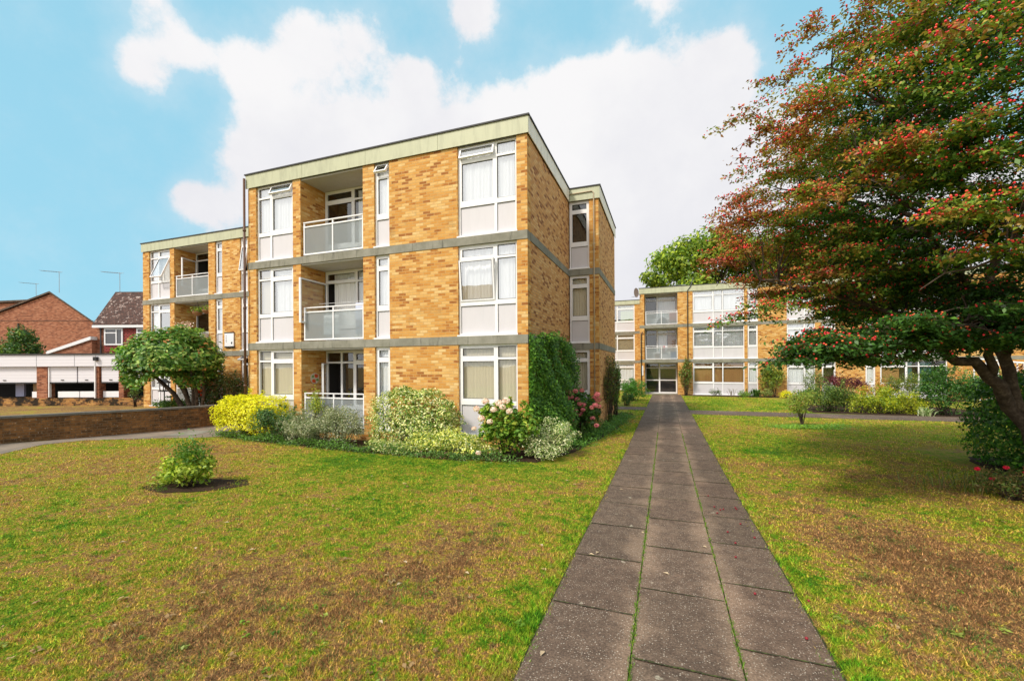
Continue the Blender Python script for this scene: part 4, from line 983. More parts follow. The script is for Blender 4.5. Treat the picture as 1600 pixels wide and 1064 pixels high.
# house with brown tiled roof
h2 = frame((-38.93, 18.92, 0))
t = thing('brick_house', h2(3, 3, 0), 'house with a white-flecked brown tile roof and red panel beside its upper window', 'house', 'houses behind the garages')
m = MB(); m.extrude([h2(0, 0, 0), h2(9, 0, 0), h2(9, 0, 5.1), h2(0, 0, 5.1)], ey*6); m.build('wall', M_REDBRICK, t)
m = MB(); m.extrude([h2(-.1, -.25, 5.25), h2(9.2, -.25, 5.25), h2(9.2, 2.2, 8.0), h2(-.7, 2.2, 8.0)], Vector((0, 0, -.12))); m.extrude([h2(-.7, 2.2, 8.0), h2(9.2, 2.2, 8.0), h2(9.2, 6.2, 5.2), h2(-.1, 6.2, 5.2)], Vector((0, 0, -.12))); m.extrude([h2(.0, -.15, 5.1), h2(-.45, 2.2, 7.85), h2(.0, 6.0, 5.1)], ex*.12); m.build('roof', M_ROOFT, t)
m = MB(); m.extrude([h2(-.1, -.3, 4.98), h2(9.2, -.3, 4.98), h2(9.2, -.3, 5.16), h2(-.1, -.3, 5.16)], ey*.1); m.build('gutter', M_WHITE, t)
m = MB(); m.extrude([h2(.55, -.06, 3.25), h2(9, -.06, 3.25), h2(9, -.06, 4.97), h2(.55, -.06, 4.97)], ey*.05); m.build('hung_tile_panel', M_REDTILE, t)
for u0, u1 in ((.60, 1.95), (2.95, 4.6)):
    m = MB(); z0, z1 = 3.72, 4.95
    for a, b, c_, d_ in ((u0, u1, z0, z0+.1), (u0, u1, z1-.1, z1), (u0, u0+.1, z0+.1, z1-.1), (u1-.1, u1, z0+.1, z1-.1), (u0+.62*(u1-u0), u0+.62*(u1-u0)+.08, z0+.1, z1-.1), (u0+.1, u0+.62*(u1-u0), z1-.38, z1-.3)):
        m.extrude([h2(a, -.12, c_), h2(b, -.12, c_), h2(b, -.12, d_), h2(a, -.12, d_)], ey*.05)
    wn = m.build('window', M_WHITE, t)
    m = MB(); m.extrude([h2(u0+.05, -.085, z0+.05), h2(u1-.05, -.085, z0+.05), h2(u1-.05, -.085, z1-.05), h2(u0+.05, -.085, z1-.05)], ey*.02, (.05, .045, .05)); m.build('pane', mat('house_glass', (.05, .05, .055), .05, 1.0), wn)
m = MB(); m.extrude([h2(-3.1, -.4, 0), h2(-.01, -.4, 0), h2(-.01, -.4, 4.1), h2(-3.1, -.4, 3.15)], ey*2); m.build('lean_to_wall', M_REDBRICK, t)
m = MB(); m.extrude([h2(-3.2, -.5, 3.06), h2(-3.2, -.5, 3.28), h2(.0, -.5, 4.34), h2(.0, -.5, 4.1)], ey*2.2); m.build('barge_board', M_WHITE, t)
m = MB(); m.tube([h2(.35, -.1, 3), h2(.35, -.1, 5)], .05, 6); m.build('downpipe', M_PIPED, t)
aerial(h2(-.45, 2.3, 7.9), 'television aerial on the left corner of the white-flecked tile roof', 8, .85)
h3 = frame((-50, 27.5, 0))
t = thing('brick_house', h3(4, 3, 0), 'dark roofed house with a small skylight between the gable and the tiled house', 'house', 'houses behind the garages')
m = MB(); m.extrude([h3(1, 1, 0), h3(16, 1, 0), h3(16, 1, 6.2), h3(1, 1, 6.2)], ey*6); m.build('wall', M_REDBRICK, t)
m = MB(); m.extrude([h3(.5, .5, 6.1), h3(17, .5, 6.1), h3(17, 4, 8.3), h3(.5, 4, 8.3)], Vector((0, 0, -.15))); m.build('roof', M_ROOFD, t)
m = MB(); m.extrude([h3(5.6, .5, 6.35), h3(7.6, .5, 6.6), h3(7.6, 2.2, 7.9), h3(6.6, 2.2, 7.75)], Vector((0, 0, .12))); m.build('skylight', M_WHITE, t)

# ================================================================== PLANTS
# lawn shrub
shrub('young_shrub', 'small bright green shrub alone in a mulch ring on the left lawn', 'shrub', (-7.72, 5.0, .22), (.42, .34, .34), 1700, .078, [(.13, .22, .02, 3), (.26, .34, .03, 4), (.40, .44, .05, 2)], 21, 16, .5, loose=.7)
o_ = bpy.data.objects['young_shrub']
rng = np.random.default_rng(5)
P = np.array([-7.70, 5.0, .55])+rng.normal(0, 1, (900, 3))*np.array([.13, .12, .12]); V, F = leaf_arrays(P, P-np.array([-7.7, 5, .45]), .05, rng, .5)
npmesh('upper_foliage', V, F, np.repeat(pal(900, [(.06, .14, .015, 3), (.12, .22, .03, 3)], rng), 4, 0), M_LEAF, o_)
P = np.array([-8.18, 4.95, .1])+rng.normal(0, 1, (500, 3))*np.array([.12, .10, .06]); P[:, 2] = np.abs(P[:, 2]); V, F = leaf_arrays(P, P*0+[0, 0, 1.], .05, rng, .5)
npmesh('side_shoots', V, F, np.repeat(pal(500, [(.22, .30, .03, 3), (.33, .38, .07, 3)], rng), 4, 0), M_LEAF, o_)

YEL = [(.55, .50, .01, 4), (.72, .66, .02, 5), (.40, .42, .02, 2)]
shrub('golden_shrub', 'bright yellow rounded shrub at the left corner of the nearest block', 'shrub', (-11.9, 9.55, .42), (1.35, .58, .74), 11000, .062, YEL, 31, 40, .5, loose=.2, pref_up=.8, box=True)
shrub('shrub', 'deep green loose shrub between the golden shrub and the grey-leaved shrubs', 'shrub', (-10.6, 9.3, .28), (.78, .55, .66), 6000, .06, [(.04, .10, .03, 4), (.08, .16, .04, 3), (.16, .22, .09, 1)], 32, 22, .45)
shrub('shrub', 'thin yellow-green shrub rising in front of the ground-floor balcony glass', 'shrub', (-9.75, 9.85, .75), (.50, .18, .66), 1700, .05, [(.30, .33, .03, 3), (.16, .24, .04, 4), (.45, .42, .04, 1)], 33, 18, .4)
GREY = [(.26, .28, .16, 4), (.36, .37, .24, 3), (.12, .17, .07, 4), (.46, .44, .30, 1)]
shrub('grey_leaved_shrub', 'grey-green variegated shrub, the left one of the two under the balcony', 'shrub', (-9.4, 9.1, .22), (.80, .48, .58), 7500, .052, GREY, 34, 26, .42)
shrub('grey_leaved_shrub', 'taller grey-green wispy shrub touching the brick pier right of the balcony', 'shrub', (-8.25, 9.25, .30), (.78, .48, .66), 7500, .05, GREY, 35, 28, .4, loose=.6)
CREAM = [(.60, .58, .25, 4), (.70, .68, .38, 2), (.07, .15, .02, 5), (.30, .38, .08, 3)]
shrub('variegated_shrub', 'large cream and green variegated shrub against the blank brick between windows', 'shrub', (-6.12, 9.45, .50), (1.20, .50, .93), 15000, .058, CREAM, 36, 60, .6, loose=.12, box=True, low=-.8)
shrub('low_variegated_shrub', 'low yellow and cream shrub sprawling below the lower window panel', 'shrub', (-4.85, 9.0, .12), (1.15, .45, .42), 8500, .055, [(.55, .55, .12, 4), (.66, .64, .32, 2), (.14, .24, .04, 3)], 37, 30, .5)
shrub('low_variegated_shrub', 'cream and white leaved low shrub at the foot of the wall of climbing ivy', 'shrub', (-2.55, 9.6, .24), (.66, .70, .56), 6500, .048, [(.62, .60, .38, 4), (.12, .20, .05, 4), (.35, .40, .14, 2)], 38, 26, .5)
shrub('low_variegated_shrub', 'low cream-edged creeping shrub in front of the large variegated shrub', 'shrub', (-6.25, 8.8, .0), (.85, .25, .24), 3200, .048, CREAM, 39, 14, .5, stems=False)

def heads(t, pts, cols, seed, r0=.072):
    rng = np.random.default_rng(seed)
    for (x, y, z, s) in pts:
        n = 120; d = unit(rng.normal(0, 1, (n, 3))); d[:, 2] = d[:, 2]*.75+.1
        P = np.array([x, y, z])+d*r0*s; V, F = leaf_arrays(P, d, .034*s, rng, .9, .05)
        c = pal(n, cols, rng, .15); npmesh('flower_head', V, F, np.repeat(c, 4, 0), M_PETAL, t)
hy = shrub('hydrangea', 'hydrangea bush with pale pink flower heads in front of the ground-floor window', 'hydrangea', (-3.40, 9.12, .50), (.76, .48, .76), 5000, .115, [(.09, .20, .02, 4), (.16, .28, .03, 3), (.34, .40, .05, 2), (.30, .22, .04, 1)], 41, 24, .55, pref_up=1.1)
heads(hy, [(-3.78, 8.72, 1.22, 1.1), (-4.0, 8.72, 1.05, 1.05), (-3.42, 8.62, 1.20, 1.15), (-3.24, 8.60, 1.26, 1.1), (-3.52, 8.58, 1.06, 1), (-3.15, 8.56, 1.04, 1), (-3.82, 8.58, .86, 1.05), (-3.6, 8.54, .80, .9), (-3.30, 8.54, 1.12, .95), (-3.88, 8.55, .10, .8), (-4.08, 8.75, .6, .75)],
      [(.80, .50, .42, 3), (.85, .62, .55, 3), (.66, .34, .28, 1)], 42)
hy = shrub('hydrangea', 'hydrangea bush with deep pink flower heads beside the cream drainpipe', 'hydrangea', (-2.35, 12.7, .55), (.58, .55, .68), 2300, .12, [(.04, .10, .015, 4), (.08, .17, .025, 3), (.03, .06, .012, 2)], 43, 22, .55)
rr_ = random.Random(4)
heads(hy, [(-2.30+rr_.uniform(-.42, .55), 12.2+rr_.uniform(-.12, .25), .35+rr_.uniform(-.1, .95), rr_.uniform(.9, 1.2)) for _ in range(26)],
      [(.50, .13, .15, 4), (.58, .22, .22, 3), (.42, .10, .16, 2), (.48, .24, .16, 2)], 44)

# climbing ivy on the side wall
iv = thing('climbing_ivy', (-3.1, 11.5, 0), 'dense dark green climber covering the lower side wall of the nearest block', 'climber')
rng = np.random.default_rng(51); n = 30000
y = 9.93+rng.random(n)*3.8; z = rng.random(n)*3.0-.1
topz = 2.82-.05*(y-10.1)-.9*sst(13.0, 13.75, y)+.10*np.sin(y*6)+.07*np.sin(y*17); lim = 13.55+.18*np.sin(z*3)+.1*np.sin(z*9)
k = (z < topz) & (y < lim); y, z = y[k], z[k]; n = len(y)
bul = .38+.22*np.sin(y*2.3+1)*np.sin(z*2.1+.5)+.15*np.sin(y*5.3+z*4.7)+.28*sst(2.2, 0, z)
bul = bul*(.12+.88*sst(9.95, 10.7, y))
x = -3.2+np.abs(bul)*rng.uniform(.45, 1.0, n)+.03+.10*rng.random(n)**3
P = np.c_[x, y, z]; V, F = leaf_arrays(P, np.tile([1., -.4, .5], (n, 1)), .072, rng, .6)
npmesh('foliage', V, F, np.repeat(pal(n, [(.045, .12, .014, 4), (.08, .20, .02, 4), (.15, .29, .03, 2)], rng), 4, 0), M_LEAF, iv)
mb = MB()
for i in range(9):
    y0 = 10.4+i*.36; mb.tube([(-3.17, y0, -.1), (-3.16, y0+.1, 1.2), (-3.17, y0-.05, 2.4)], [.02, .014, .006], 5)
mb.build('stem', M_BARK, iv)

# half-dead climber at the far side corner
dc = shrub('climber', 'half-dead brown climber with a few yellow flowers at the far corner of the nearest block', 'climber', (-1.98, 16.6, 1.15), (.34, 1.0, 1.25), 5200, .06, [(.09, .055, .03, 5), (.05, .10, .02, 4), (.11, .16, .03, 2), (.5, .4, .02, .25)], 52, 36, .45, loose=.7)
shrub('shrub', 'leafy green shrub growing out of the right side of the half-dead climber', 'shrub', (-1.88, 17.5, .95), (.24, .7, 1.15), 3000, .065, [(.06, .14, .02, 4), (.12, .23, .03, 3), (.5, .45, .03, .3)], 53, 26, .5)
shrub('round_bush', 'neat rounded green bush left of the far entrance', 'bush', (-1.85, 27.2, .42), (.92, .85, .82), 6500, .07, [(.05, .15, .018, 4), (.09, .22, .025, 4)], 54, 60, .5, loose=.1)
shrub('small_bush', 'small dark bush between the round green bush and the climber', 'bush', (-1.95, 23.6, .15), (.35, .4, .42), 1300, .06, G_DARK, 55, 18, .5, loose=.1)

# bed-edge ground cover: a mass, nobody could count it
def cover(name, pts, n, size, cols, label, seed, h=.12, spread=.22):
    rng = np.random.default_rng(seed); P = []
    L = [Vector(p) for p in pts]; seg = [(L[i+1]-L[i]).length for i in range(len(L)-1)]; tot = sum(seg)
    for _ in range(n):
        d = rng.random()*tot; i = 0
        while d > seg[i] and i < len(seg)-1: d -= seg[i]; i += 1
        q = L[i].lerp(L[i+1], min(1, d/seg[i])); P.append((q.x, q.y))
    P = np.array(P)+rng.normal(0, spread, (n, 2)); hh = (.5+.5*np.sin(P[:, 0]*3.7)*np.sin(P[:, 1]*3.1+P[:, 0]))*h+.03
    z = gz(P[:, 0], P[:, 1])+rng.random(n)*hh*2
    C = np.c_[P, z]; V, F = leaf_arrays(C, np.tile([0, -.2, 1.], (n, 1)), size, rng, .5)
    tag(npmesh(name, V, F, np.repeat(pal(n, cols, rng), 4, 0), M_LEAF), label, 'ground cover', kind='stuff')
cover('ground_cover', [(-13.2, 9.45), (-11, 9.05), (-9.2, 8.9), (-7.6, 8.75), (-6.8, 8.7)], 6500, .05, [(.06, .14, .02, 3), (.12, .24, .03, 3), (.05, .07, .03, 2)], 'low green ground cover along the lawn edge before the nearest block', 61, .12, .16)
cover('ground_cover', [(-6.5, 8.7), (-5.3, 8.65), (-4.2, 8.65), (-3.2, 8.75)], 2600, .05, [(.06, .13, .03, 3), (.12, .22, .05, 3), (.16, .07, .05, .6)], 'low mixed ground cover in front of the variegated shrubs', 62, .10, .13)
cover('ground_cover', [(-2.3, 10.6), (-2.1, 12.2), (-1.85, 13.8), (-1.7, 15.8), (-1.55, 18.5)], 6500, .055, [(.05, .13, .018, 3), (.10, .22, .025, 3)], 'dark green ground cover along the side wall towards the far climber', 63, .16, .22)

# topiary tree on the left
tp = thing('clipped_tree', (-17.7, 11.3, .1), 'mushroom-shaped clipped green tree behind the low wall on the left', 'tree')
rng = np.random.default_rng(71); n = 16000; c = np.array([-18.5, 11.4, 1.95])
d = unit(rng.normal(0, 1, (n, 3))); d[:, 2] = np.abs(d[:, 2]); lump = 1+.12*rng.normal(0, .5, n)+.08*np.sin(d[:, 0]*9+1)*np.sin(d[:, 1]*8)+.05*np.sin(d[:, 2]*13+d[:, 0]*5)
P = c+d*np.array([1.95, 1.5, 1.6])*(lump*rng.uniform(.72, 1.02, n)**.5)[:, None]
low_ = rng.random(n) < .25; q = rng.random(low_.sum())**.5; aa = rng.random(low_.sum())*6.28
P[low_] = c+np.c_[np.cos(aa)*q*1.85, np.sin(aa)*q*1.5, .25*np.sin(aa*5)*q-.42*q**3+rng.normal(0, .09, low_.sum())]
V, F = leaf_arrays(P, d+np.array([0, 0, .5]), .16, rng, .5)
npmesh('crown', V, F, np.repeat(pal(n, [(.045, .12, .016, 4), (.11, .22, .028, 4), (.26, .34, .08, 2), (.36, .16, .05, .35)], rng), 4, 0), M_LEAF, tp)
mb = MB(); B0 = Vector((-17.35, 11.35, .05))
for i, (tx, ty, tz, w_) in enumerate([(-20.2, 11.3, 2.25, .085), (-19.3, 11.8, 2.4, .075), (-18.6, 11.0, 2.5, .07), (-18.0, 11.6, 2.5, .065), (-17.2, 11.2, 2.4, .06), (-16.8, 11.5, 2.3, .055)]):
    b0 = B0+Vector(((i-2)*.10, .05*(i % 3), 0)); e = Vector((tx, ty, tz)); m1 = b0.lerp(e, .35)+Vector((.12, 0, .18)); m2 = b0.lerp(e, .7)+Vector((-.05, 0, .1))
    mb.tube([b0, m1, m2, e], [w_*1.2, w_, w_*.7, w_*.35], 7)
mb.build('trunk', M_BARK, tp, True)
shrub('shrub', 'dark reddish-green shrub between the clipped tree and the nearest block', 'shrub', (-16.7, 12.3, 1.0), (1.05, .7, 1.0), 3800, .075, [(.035, .07, .02, 4), (.06, .10, .025, 3), (.12, .06, .03, 2)], 72, 26, .5, loose=.5)
shrub('low_bush', 'low bright green bush at the foot of the clipped tree', 'bush', (-19.5, 11.9, .45), (.85, .5, .40), 2500, .065, G_MID, 73, 20, .5)
shrub('shrub', 'dark shrub under the clipped tree, hiding the ground-floor balcony', 'shrub', (-18.6, 12.7, .75), (1.2, .5, .75), 3000, .08, [(.035, .06, .02, 4), (.07, .11, .03, 2), (.10, .07, .03, 1)], 74, 22, .5)
rf_ = shrub('flowering_shrub', 'shrub with orange-red flowers under the right side of the clipped tree', 'shrub', (-17.7, 12.5, 1.35), (.50, .3, .62), 1200, .07, [(.06, .12, .025, 4), (.10, .18, .03, 2)], 75, 14, .5)
heads(rf_, [(-17.7+rr_.uniform(-.45, .45), 12.15, 1.35+rr_.uniform(-.5, .6), .9) for _ in range(14)], [(.75, .08, .03, 3), (.8, .2, .05, 2)], 76, .07)
shrub('shrub', 'narrow green shrub against the left edge of the set-back block', 'shrub', (-24.75, 13.5, .95), (.35, .4, .95), 1500, .08, [(.05, .10, .02, 3), (.10, .16, .03, 3)], 77, 14, .5)
shrub('bush', 'green bush behind the garage roof at the left edge of the picture', 'bush', (-37.5, 14.2, 2.9), (1.6, 1.1, 1.75), 4200, .16, [(.04, .09, .018, 4), (.08, .15, .025, 3), (.15, .2, .03, 1)], 78, 30, .5)
shrub('leafy_plant', 'bright lime green leaves showing over the garage roof', 'plant', (-33.3, 18.0, 2.9), (1.9, .5, .72), 260, .42, [(.22, .42, .04, 4), (.30, .50, .06, 3)], 79, 10, .5)

# bird feeder
t = thing('bird_feeder', (-20.55, 12.3, .15), 'black lantern-shaped bird feeder on a pole by the clipped tree', 'bird feeder')
m = MB(); m.tube([(-20.55, 12.3, .1), (-20.55, 12.3, 1.0)], .025, 6); m.build('pole', M_BLACK, t)
m = MB(); m.box(-20.72, -20.38, 12.15, 12.45, 1.0, 1.04); m.build('tray', M_BLACK, t)
m = MB()
for x in (-20.68, -20.45): 
    for y in (12.18, 12.39): m.box(x, x+.03, y, y+.03, 1.041, 1.36)
m.build('corner_post', M_BLACK, t)
m = MB(); m.lathe([(.30, 1.361), (.27, 1.40), (.04, 1.56)], -20.55, 12.3, 4); m.build('cap', M_BLACK, t)
# hanging baskets and window box
for i, (x, z, lab) in enumerate(((-20.6, 4.62, 'left-hand flower basket hanging in the middle balcony of the set-back block'), (-19.95, 4.68, 'right-hand flower basket hanging near the brick pier of that balcony'))):
    t = thing('hanging_basket', (x, 13.75, z), lab, 'hanging basket', 'hanging baskets on the middle balcony')
    m = MB(); m.lathe([(.03, z-.17), (.14, z-.13), (.2, z-.02), (.21, z+.0)], x, 13.75, 14, (.32, .15, .07)); m.build('basket', M_VC, t, True)
    m = MB()
    for a in range(3): m.tube([(x+.19*math.cos(a*2.1), 13.75+.19*math.sin(a*2.1), z), (x, 13.75, z+.5)], .006, 4)
    m.build('chain', M_BLACK, t)
    rng = np.random.default_rng(80+i); P = np.array([x, 13.75, z+.09])+rng.normal(0, 1, (260, 3))*np.array([.13, .1, .07]); V, F = leaf_arrays(P, P*0+[0, 0, 1], .07, rng, .5)
    npmesh('foliage', V, F, np.repeat(pal(260, G_LIGHT+[(.7, .2, .3, 1)], rng), 4, 0), M_LEAF, t)
t = thing('pink_flowers', (-21.2, 13.2, 3.4), 'tall pink flowers rising from the planter on the middle balcony', 'flowers')
rng = np.random.default_rng(83)
for nm, nn, cc, dz in (('foliage', 300, G_MID, 3.55), ('blossom', 160, [(.75, .45, .42, 3), (.8, .55, .5, 2)], 3.98)):
    P = np.array([-21.1, 13.45, dz])+rng.normal(0, 1, (nn, 3))*np.array([.24, .1, .10 if nm == 'blossom' else .16]); V, F = leaf_arrays(P, P*0+[0, -.5, 1], .08, rng, .6)
    npmesh(nm, V, F, np.repeat(pal(nn, cc, rng), 4, 0), M_LEAF, t)
shrub('trailing_plant', 'fresh green plant in the trough of the middle balcony, set-back block', 'plant', (-20.1, 13.45, 3.68), (.42, .15, .16), 500, .08, G_LIGHT, 84, 8, .5, stems=False)

# --- right side planting
shrub('climber', 'bushy climber up the brick just right of the far entrance', 'climber', (1.40, 33.3, 1.1), (.52, .35, 1.35), 3000, .10, [(.10, .17, .03, 4), (.20, .24, .05, 2), (.20, .08, .03, 2)], 91, 26, .5, loose=.5)
shrub('climber', 'yellow-green climber on the brick between the narrow and double windows', 'climber', (6.85, 33.4, .95), (.82, .30, 1.15), 3400, .10, [(.20, .26, .035, 4), (.11, .18, .03, 3), (.38, .33, .05, 1)], 92, 26, .5, loose=.5)
shrub('small_plant', 'small grey-green plant under the brown-blinded window', 'plant', (3.3, 33.0, .05), (.42, .25, .32), 420, .09, [(.12, .18, .09, 3), (.2, .24, .12, 2)], 93, 10, .35)
shrub('small_bush', 'tiny clipped green bush under the brick pier beside the narrow window', 'bush', (5.05, 32.7, -.05), (.42, .35, .35), 1300, .06, [(.20, .30, .03, 3), (.10, .2, .03, 3)], 94, 16, .5)
def spiky(name, label, cat, c, n, h, cols, seed, spread=.5, w0=.03):
    rng = np.random.default_rng(seed); t = thing(name, (c[0], c[1], g(*c)), label, cat)
    V = []; 
    for i in range(n):
        b = np.array([c[0]+rng.normal(0, spread*.35), c[1]+rng.normal(0, spread*.2), g(*c)-.02]); a = rng.uniform(0, 6.28); l = h*rng.uniform(.6, 1.1); o = np.array([math.cos(a), math.sin(a), 0])*l*rng.uniform(.15, .8)
        s_ = np.array([-math.sin(a), math.cos(a), 0])*w0; m_ = b+o*.45+np.array([0, 0, l*.62]); tp_ = b+o+np.array([0, 0, l*.8])
        V += [b-s_*.6, b+s_*.6, m_+s_, m_-s_, m_-s_, m_+s_, tp_, tp_]
    V = np.array(V); F = np.arange(len(V)).reshape(-1, 4)
    npmesh('blade', V, F, np.repeat(pal(len(V)//8, cols, rng), 8, 0), M_LEAF, t); return t
spiky('spiky_plant', 'dark strappy plant beside the tiny clipped bush', 'plant', (5.75, 32.9), 60, .75, G_DARK, 95)
spiky('spiky_plant', 'tall strappy green plant under the double window of the far block', 'plant', (8.65, 32.2), 120, .85, G_MID, 96, .9)
spiky('spiky_plant', 'thin bare-looking strappy plant under the three-light window', 'plant', (4.35, 33.0), 16, .8, [(.12, .10, .06, 1), (.2, .2, .1, 1)], 97, .4, .015)
shrub('low_golden_plant', 'low bright yellow plant in the bed of the far block', 'plant', (7.45, 32.6, -.02), (.50, .35, .30), 1100, .07, YEL, 98, 12, .5)
shrub('shrub', 'straw-green low shrub at the foot of the yellow-green climber', 'shrub', (6.3, 32.8, .05), (.5, .3, .38), 800, .08, [(.24, .27, .08, 3), (.14, .2, .04, 2)], 99, 12, .4)

# sapling with a mat of green
t = thing('sapling', (4.35, 16.9, g(4.35, 16.9)), 'slender sapling with fine yellow-green leaves on the right lawn', 'sapling')
mb = MB(); b0 = Vector((4.35, 16.9, g(4.35, 16.9)-.02)); rs = random.Random(12); tips = []
for i in range(9):
    e = b0+Vector((rs.uniform(-.27, .27), rs.uniform(-.25, .25), rs.uniform(.7, 1.25))); mb.tube([b0, b0.lerp(e, .4)+Vector((0, 0, .12)), e], [.018, .012, .004], 5); tips.append(e)
mb.build('trunk', M_BARK, t)
rng = np.random.default_rng(101); n = 2600; tc = np.array([tuple(q) for q in tips]); P = tc[rng.integers(0, len(tc), n)]+rng.normal(0, 1, (n, 3))*np.array([.13, .13, .13])-np.array([0, 0, .10]); V, F = leaf_arrays(P, P*0+[0, -.4, .6], .062, rng, .45)
npmesh('crown', V, F, np.repeat(pal(n, [(.24, .30, .04, 3), (.15, .23, .03, 3), (.30, .2, .05, 1)], rng), 4, 0), M_LEAF, t)
cover('ground_cover', [(3.6, 16.6), (4.4, 16.7), (5.4, 16.9)], 2600, .06, [(.13, .28, .03, 3), (.22, .36, .04, 3)], 'bright green leafy mat round the foot of the sapling', 102, .05, .24)

# mixed shrubs beyond the side path
MIX = [(.14, .22, .03, 4), (.26, .30, .03, 3), (.07, .13, .02, 3)]
shrub('shrub', 'olive green shrub at the left end of the mixed bed beyond the side path', 'shrub', (7.1, 23.3, .38), (1.05, .8, .95), 5200, .075, [(.09, .15, .025, 4), (.17, .23, .04, 3), (.05, .1, .02, 3)], 111, 34, .5)
shrub('shrub', 'yellow-green shrub in the middle front of the mixed bed', 'shrub', (8.6, 23.0, .25), (1.0, .7, .80), 4600, .07, [(.26, .32, .02, 4), (.42, .42, .02, 2), (.12, .2, .02, 2)], 112, 30, .5)
shrub('shrub', 'golden-green shrub right of the middle of the mixed bed', 'shrub', (9.75, 23.1, .15), (.85, .7, .70), 3600, .07, [(.40, .40, .02, 3), (.25, .31, .03, 3)], 113, 26, .5)
shrub('copper_shrub', 'orange-tinted shrub in the middle of the mixed bed', 'shrub', (9.1, 24.0, .72), (.72, .5, .60), 1700, .07, [(.40, .16, .03, 3), (.32, .26, .03, 2), (.45, .28, .04, 2)], 114, 16, .5)
shrub('shrub', 'domed olive shrub in front of the teal-curtained window', 'shrub', (10.5, 24.6, .75), (1.1, .8, .90), 4200, .07, [(.18, .22, .03, 3), (.11, .16, .03, 3), (.28, .26, .05, 1)], 115, 30, .5)
shrub('purple_maple', 'dark purple-red maple shrub behind the olive green shrub', 'shrub', (8.4, 25.8, 1.05), (.95, .6, .55), 2400, .075, [(.10, .022, .03, 4), (.16, .035, .04, 3), (.06, .018, .02, 2)], 116, 20, .5)
shrub('shrub', 'dull green shrub just left of the purple maple shrub', 'shrub', (7.4, 26.5, .9), (.65, .5, .95), 1500, .075, [(.16, .2, .05, 3), (.09, .13, .03, 3)], 117, 16, .5)
shrub('shrub', 'large dark glossy green shrub right of the mixed bed', 'shrub', (11.0, 22.8, .70), (1.05, .9, 1.28), 6500, .085, [(.03, .09, .015, 4), (.055, .14, .02, 4), (.12, .22, .03, 1)], 118, 40, .5, loose=.3)
shrub('shrub', 'mid green shrub in front of the white slatted railing', 'shrub', (14.0, 25.5, .6), (1.1, .8, 1.1), 3200, .09, G_MID, 119, 24, .5)
shrub('shrub', 'reddish-brown leaved shrub beside the white slatted railing', 'shrub', (17.9, 29.0, 1.35), (1.1, .8, 1.25), 2000, .10, [(.14, .04, .035, 3), (.10, .09, .03, 2)], 120, 20, .5)
spiky('spiky_plant', 'pale strappy plant at the front edge of the mixed bed', 'plant', (10.0, 22.15), 40, .5, [(.35, .4, .22, 1), (.2, .28, .1, 1)], 121, .4)

# hedge at the right edge, fuchsias below
shrub('hedge', 'tall dense green hedge at the right edge of the lawn', 'hedge', (7.35, 11.3, .80), (1.35, 1.3, 1.05), 19000, .085, [(.03, .10, .012, 4), (.06, .18, .018, 4), (.13, .27, .03, 1)], 131, 60, .5, box=True, loose=.15, low=-.9)
for i, (x, y, lab) in enumerate([(5.05, 8.75, 'red-flowered low plant at the near left of the hedge foot'), (5.75, 8.35, 'red-flowered low plant at the picture edge under the hedge')]):
    f_ = shrub('flowering_plant', lab, 'plant', (x, y, .08), (.50, .45, .36), 1500, .05, [(.12, .15, .03, 3), (.20, .14, .05, 3), (.06, .11, .02, 2)], 140+i, 16, .35, loose=.8)
    heads(f_, [(x+rr_.uniform(-.45, .45), y-.15+rr_.uniform(-.3, .3), .15+rr_.uniform(0, .32), .55) for _ in range(9)], [(.65, .02, .05, 3), (.75, .05, .12, 2)], 150+i, .06)
spiky('grass_tuft', 'thin brown-green grassy plant at the left tip of the hedge bed', 'plant', (4.75, 9.2), 130, .42, [(.16, .2, .05, 2), (.22, .14, .06, 2), (.06, .1, .02, 1)], 161, 1.1, .006)
spiky('grass_tuft', 'thin green grassy plant under the hedge, right of the other tuft', 'plant', (5.5, 9.4), 130, .40, [(.12, .18, .04, 2), (.20, .14, .06, 1)], 162, 1.1, .006)

# ------------------------------------------------------------------ background tree
def big_tree(name, label, base, h, c, r, n, size, cols, seed, lumps=50, trunk_r=.35):
    rng = np.random.default_rng(seed); c = np.array(c, float); r = np.array(r, float)
    t = thing(name, base, label, 'tree')
    d = unit(rng.normal(0, 1, (lumps, 3))); d[:, 2] = np.where(d[:, 2] < -.4, -d[:, 2], d[:, 2]); lc = c+d*r*rng.uniform(.45, .92, (lumps, 1)); lr = rng.uniform(.16, .30, lumps)*r.mean()
    k = rng.integers(0, lumps, n); off = unit(rng.normal(0, 1, (n, 3)))
    P = lc[k]+off*lr[k][:, None]*rng.uniform(.5, 1.1, (n, 1))*np.array([1, 1, .75]); V, F = leaf_arrays(P, off+[0, 0, .4], size, rng, .6)
    npmesh('crown', V, F, np.repeat(np.clip(pal(n, cols, rng, .3)*(1+rng.normal(0, .15, (lumps, 1)))[k], 0, 1), 4, 0), M_LEAF, t)
    mb = MB(); B = Vector(base); top = Vector(c)
    mb.tube([B, B.lerp(top, .5), top], [trunk_r, trunk_r*.7, trunk_r*.25], 9)
    for i in range(0, lumps, 2): s_ = B.lerp(top, rng.uniform(.45, .95)); e = Vector(lc[i]); mb.tube([s_, s_.lerp(e, .5)+Vector((0, 0, .3)), e], [trunk_r*.3, trunk_r*.18, .03], 5)
    mb.build('trunk', M_BARK, t, True)
    return t
big_tree('tree', 'tall bright green tree behind the roof of the far block', (4.5, 52, -.2), 18, (4.8, 52, 11.8), (7.2, 5.5, 5.6), 19000, .42, [(.16, .24, .02, 3), (.28, .34, .03, 3), (.08, .14, .015, 3)], 171, 60)
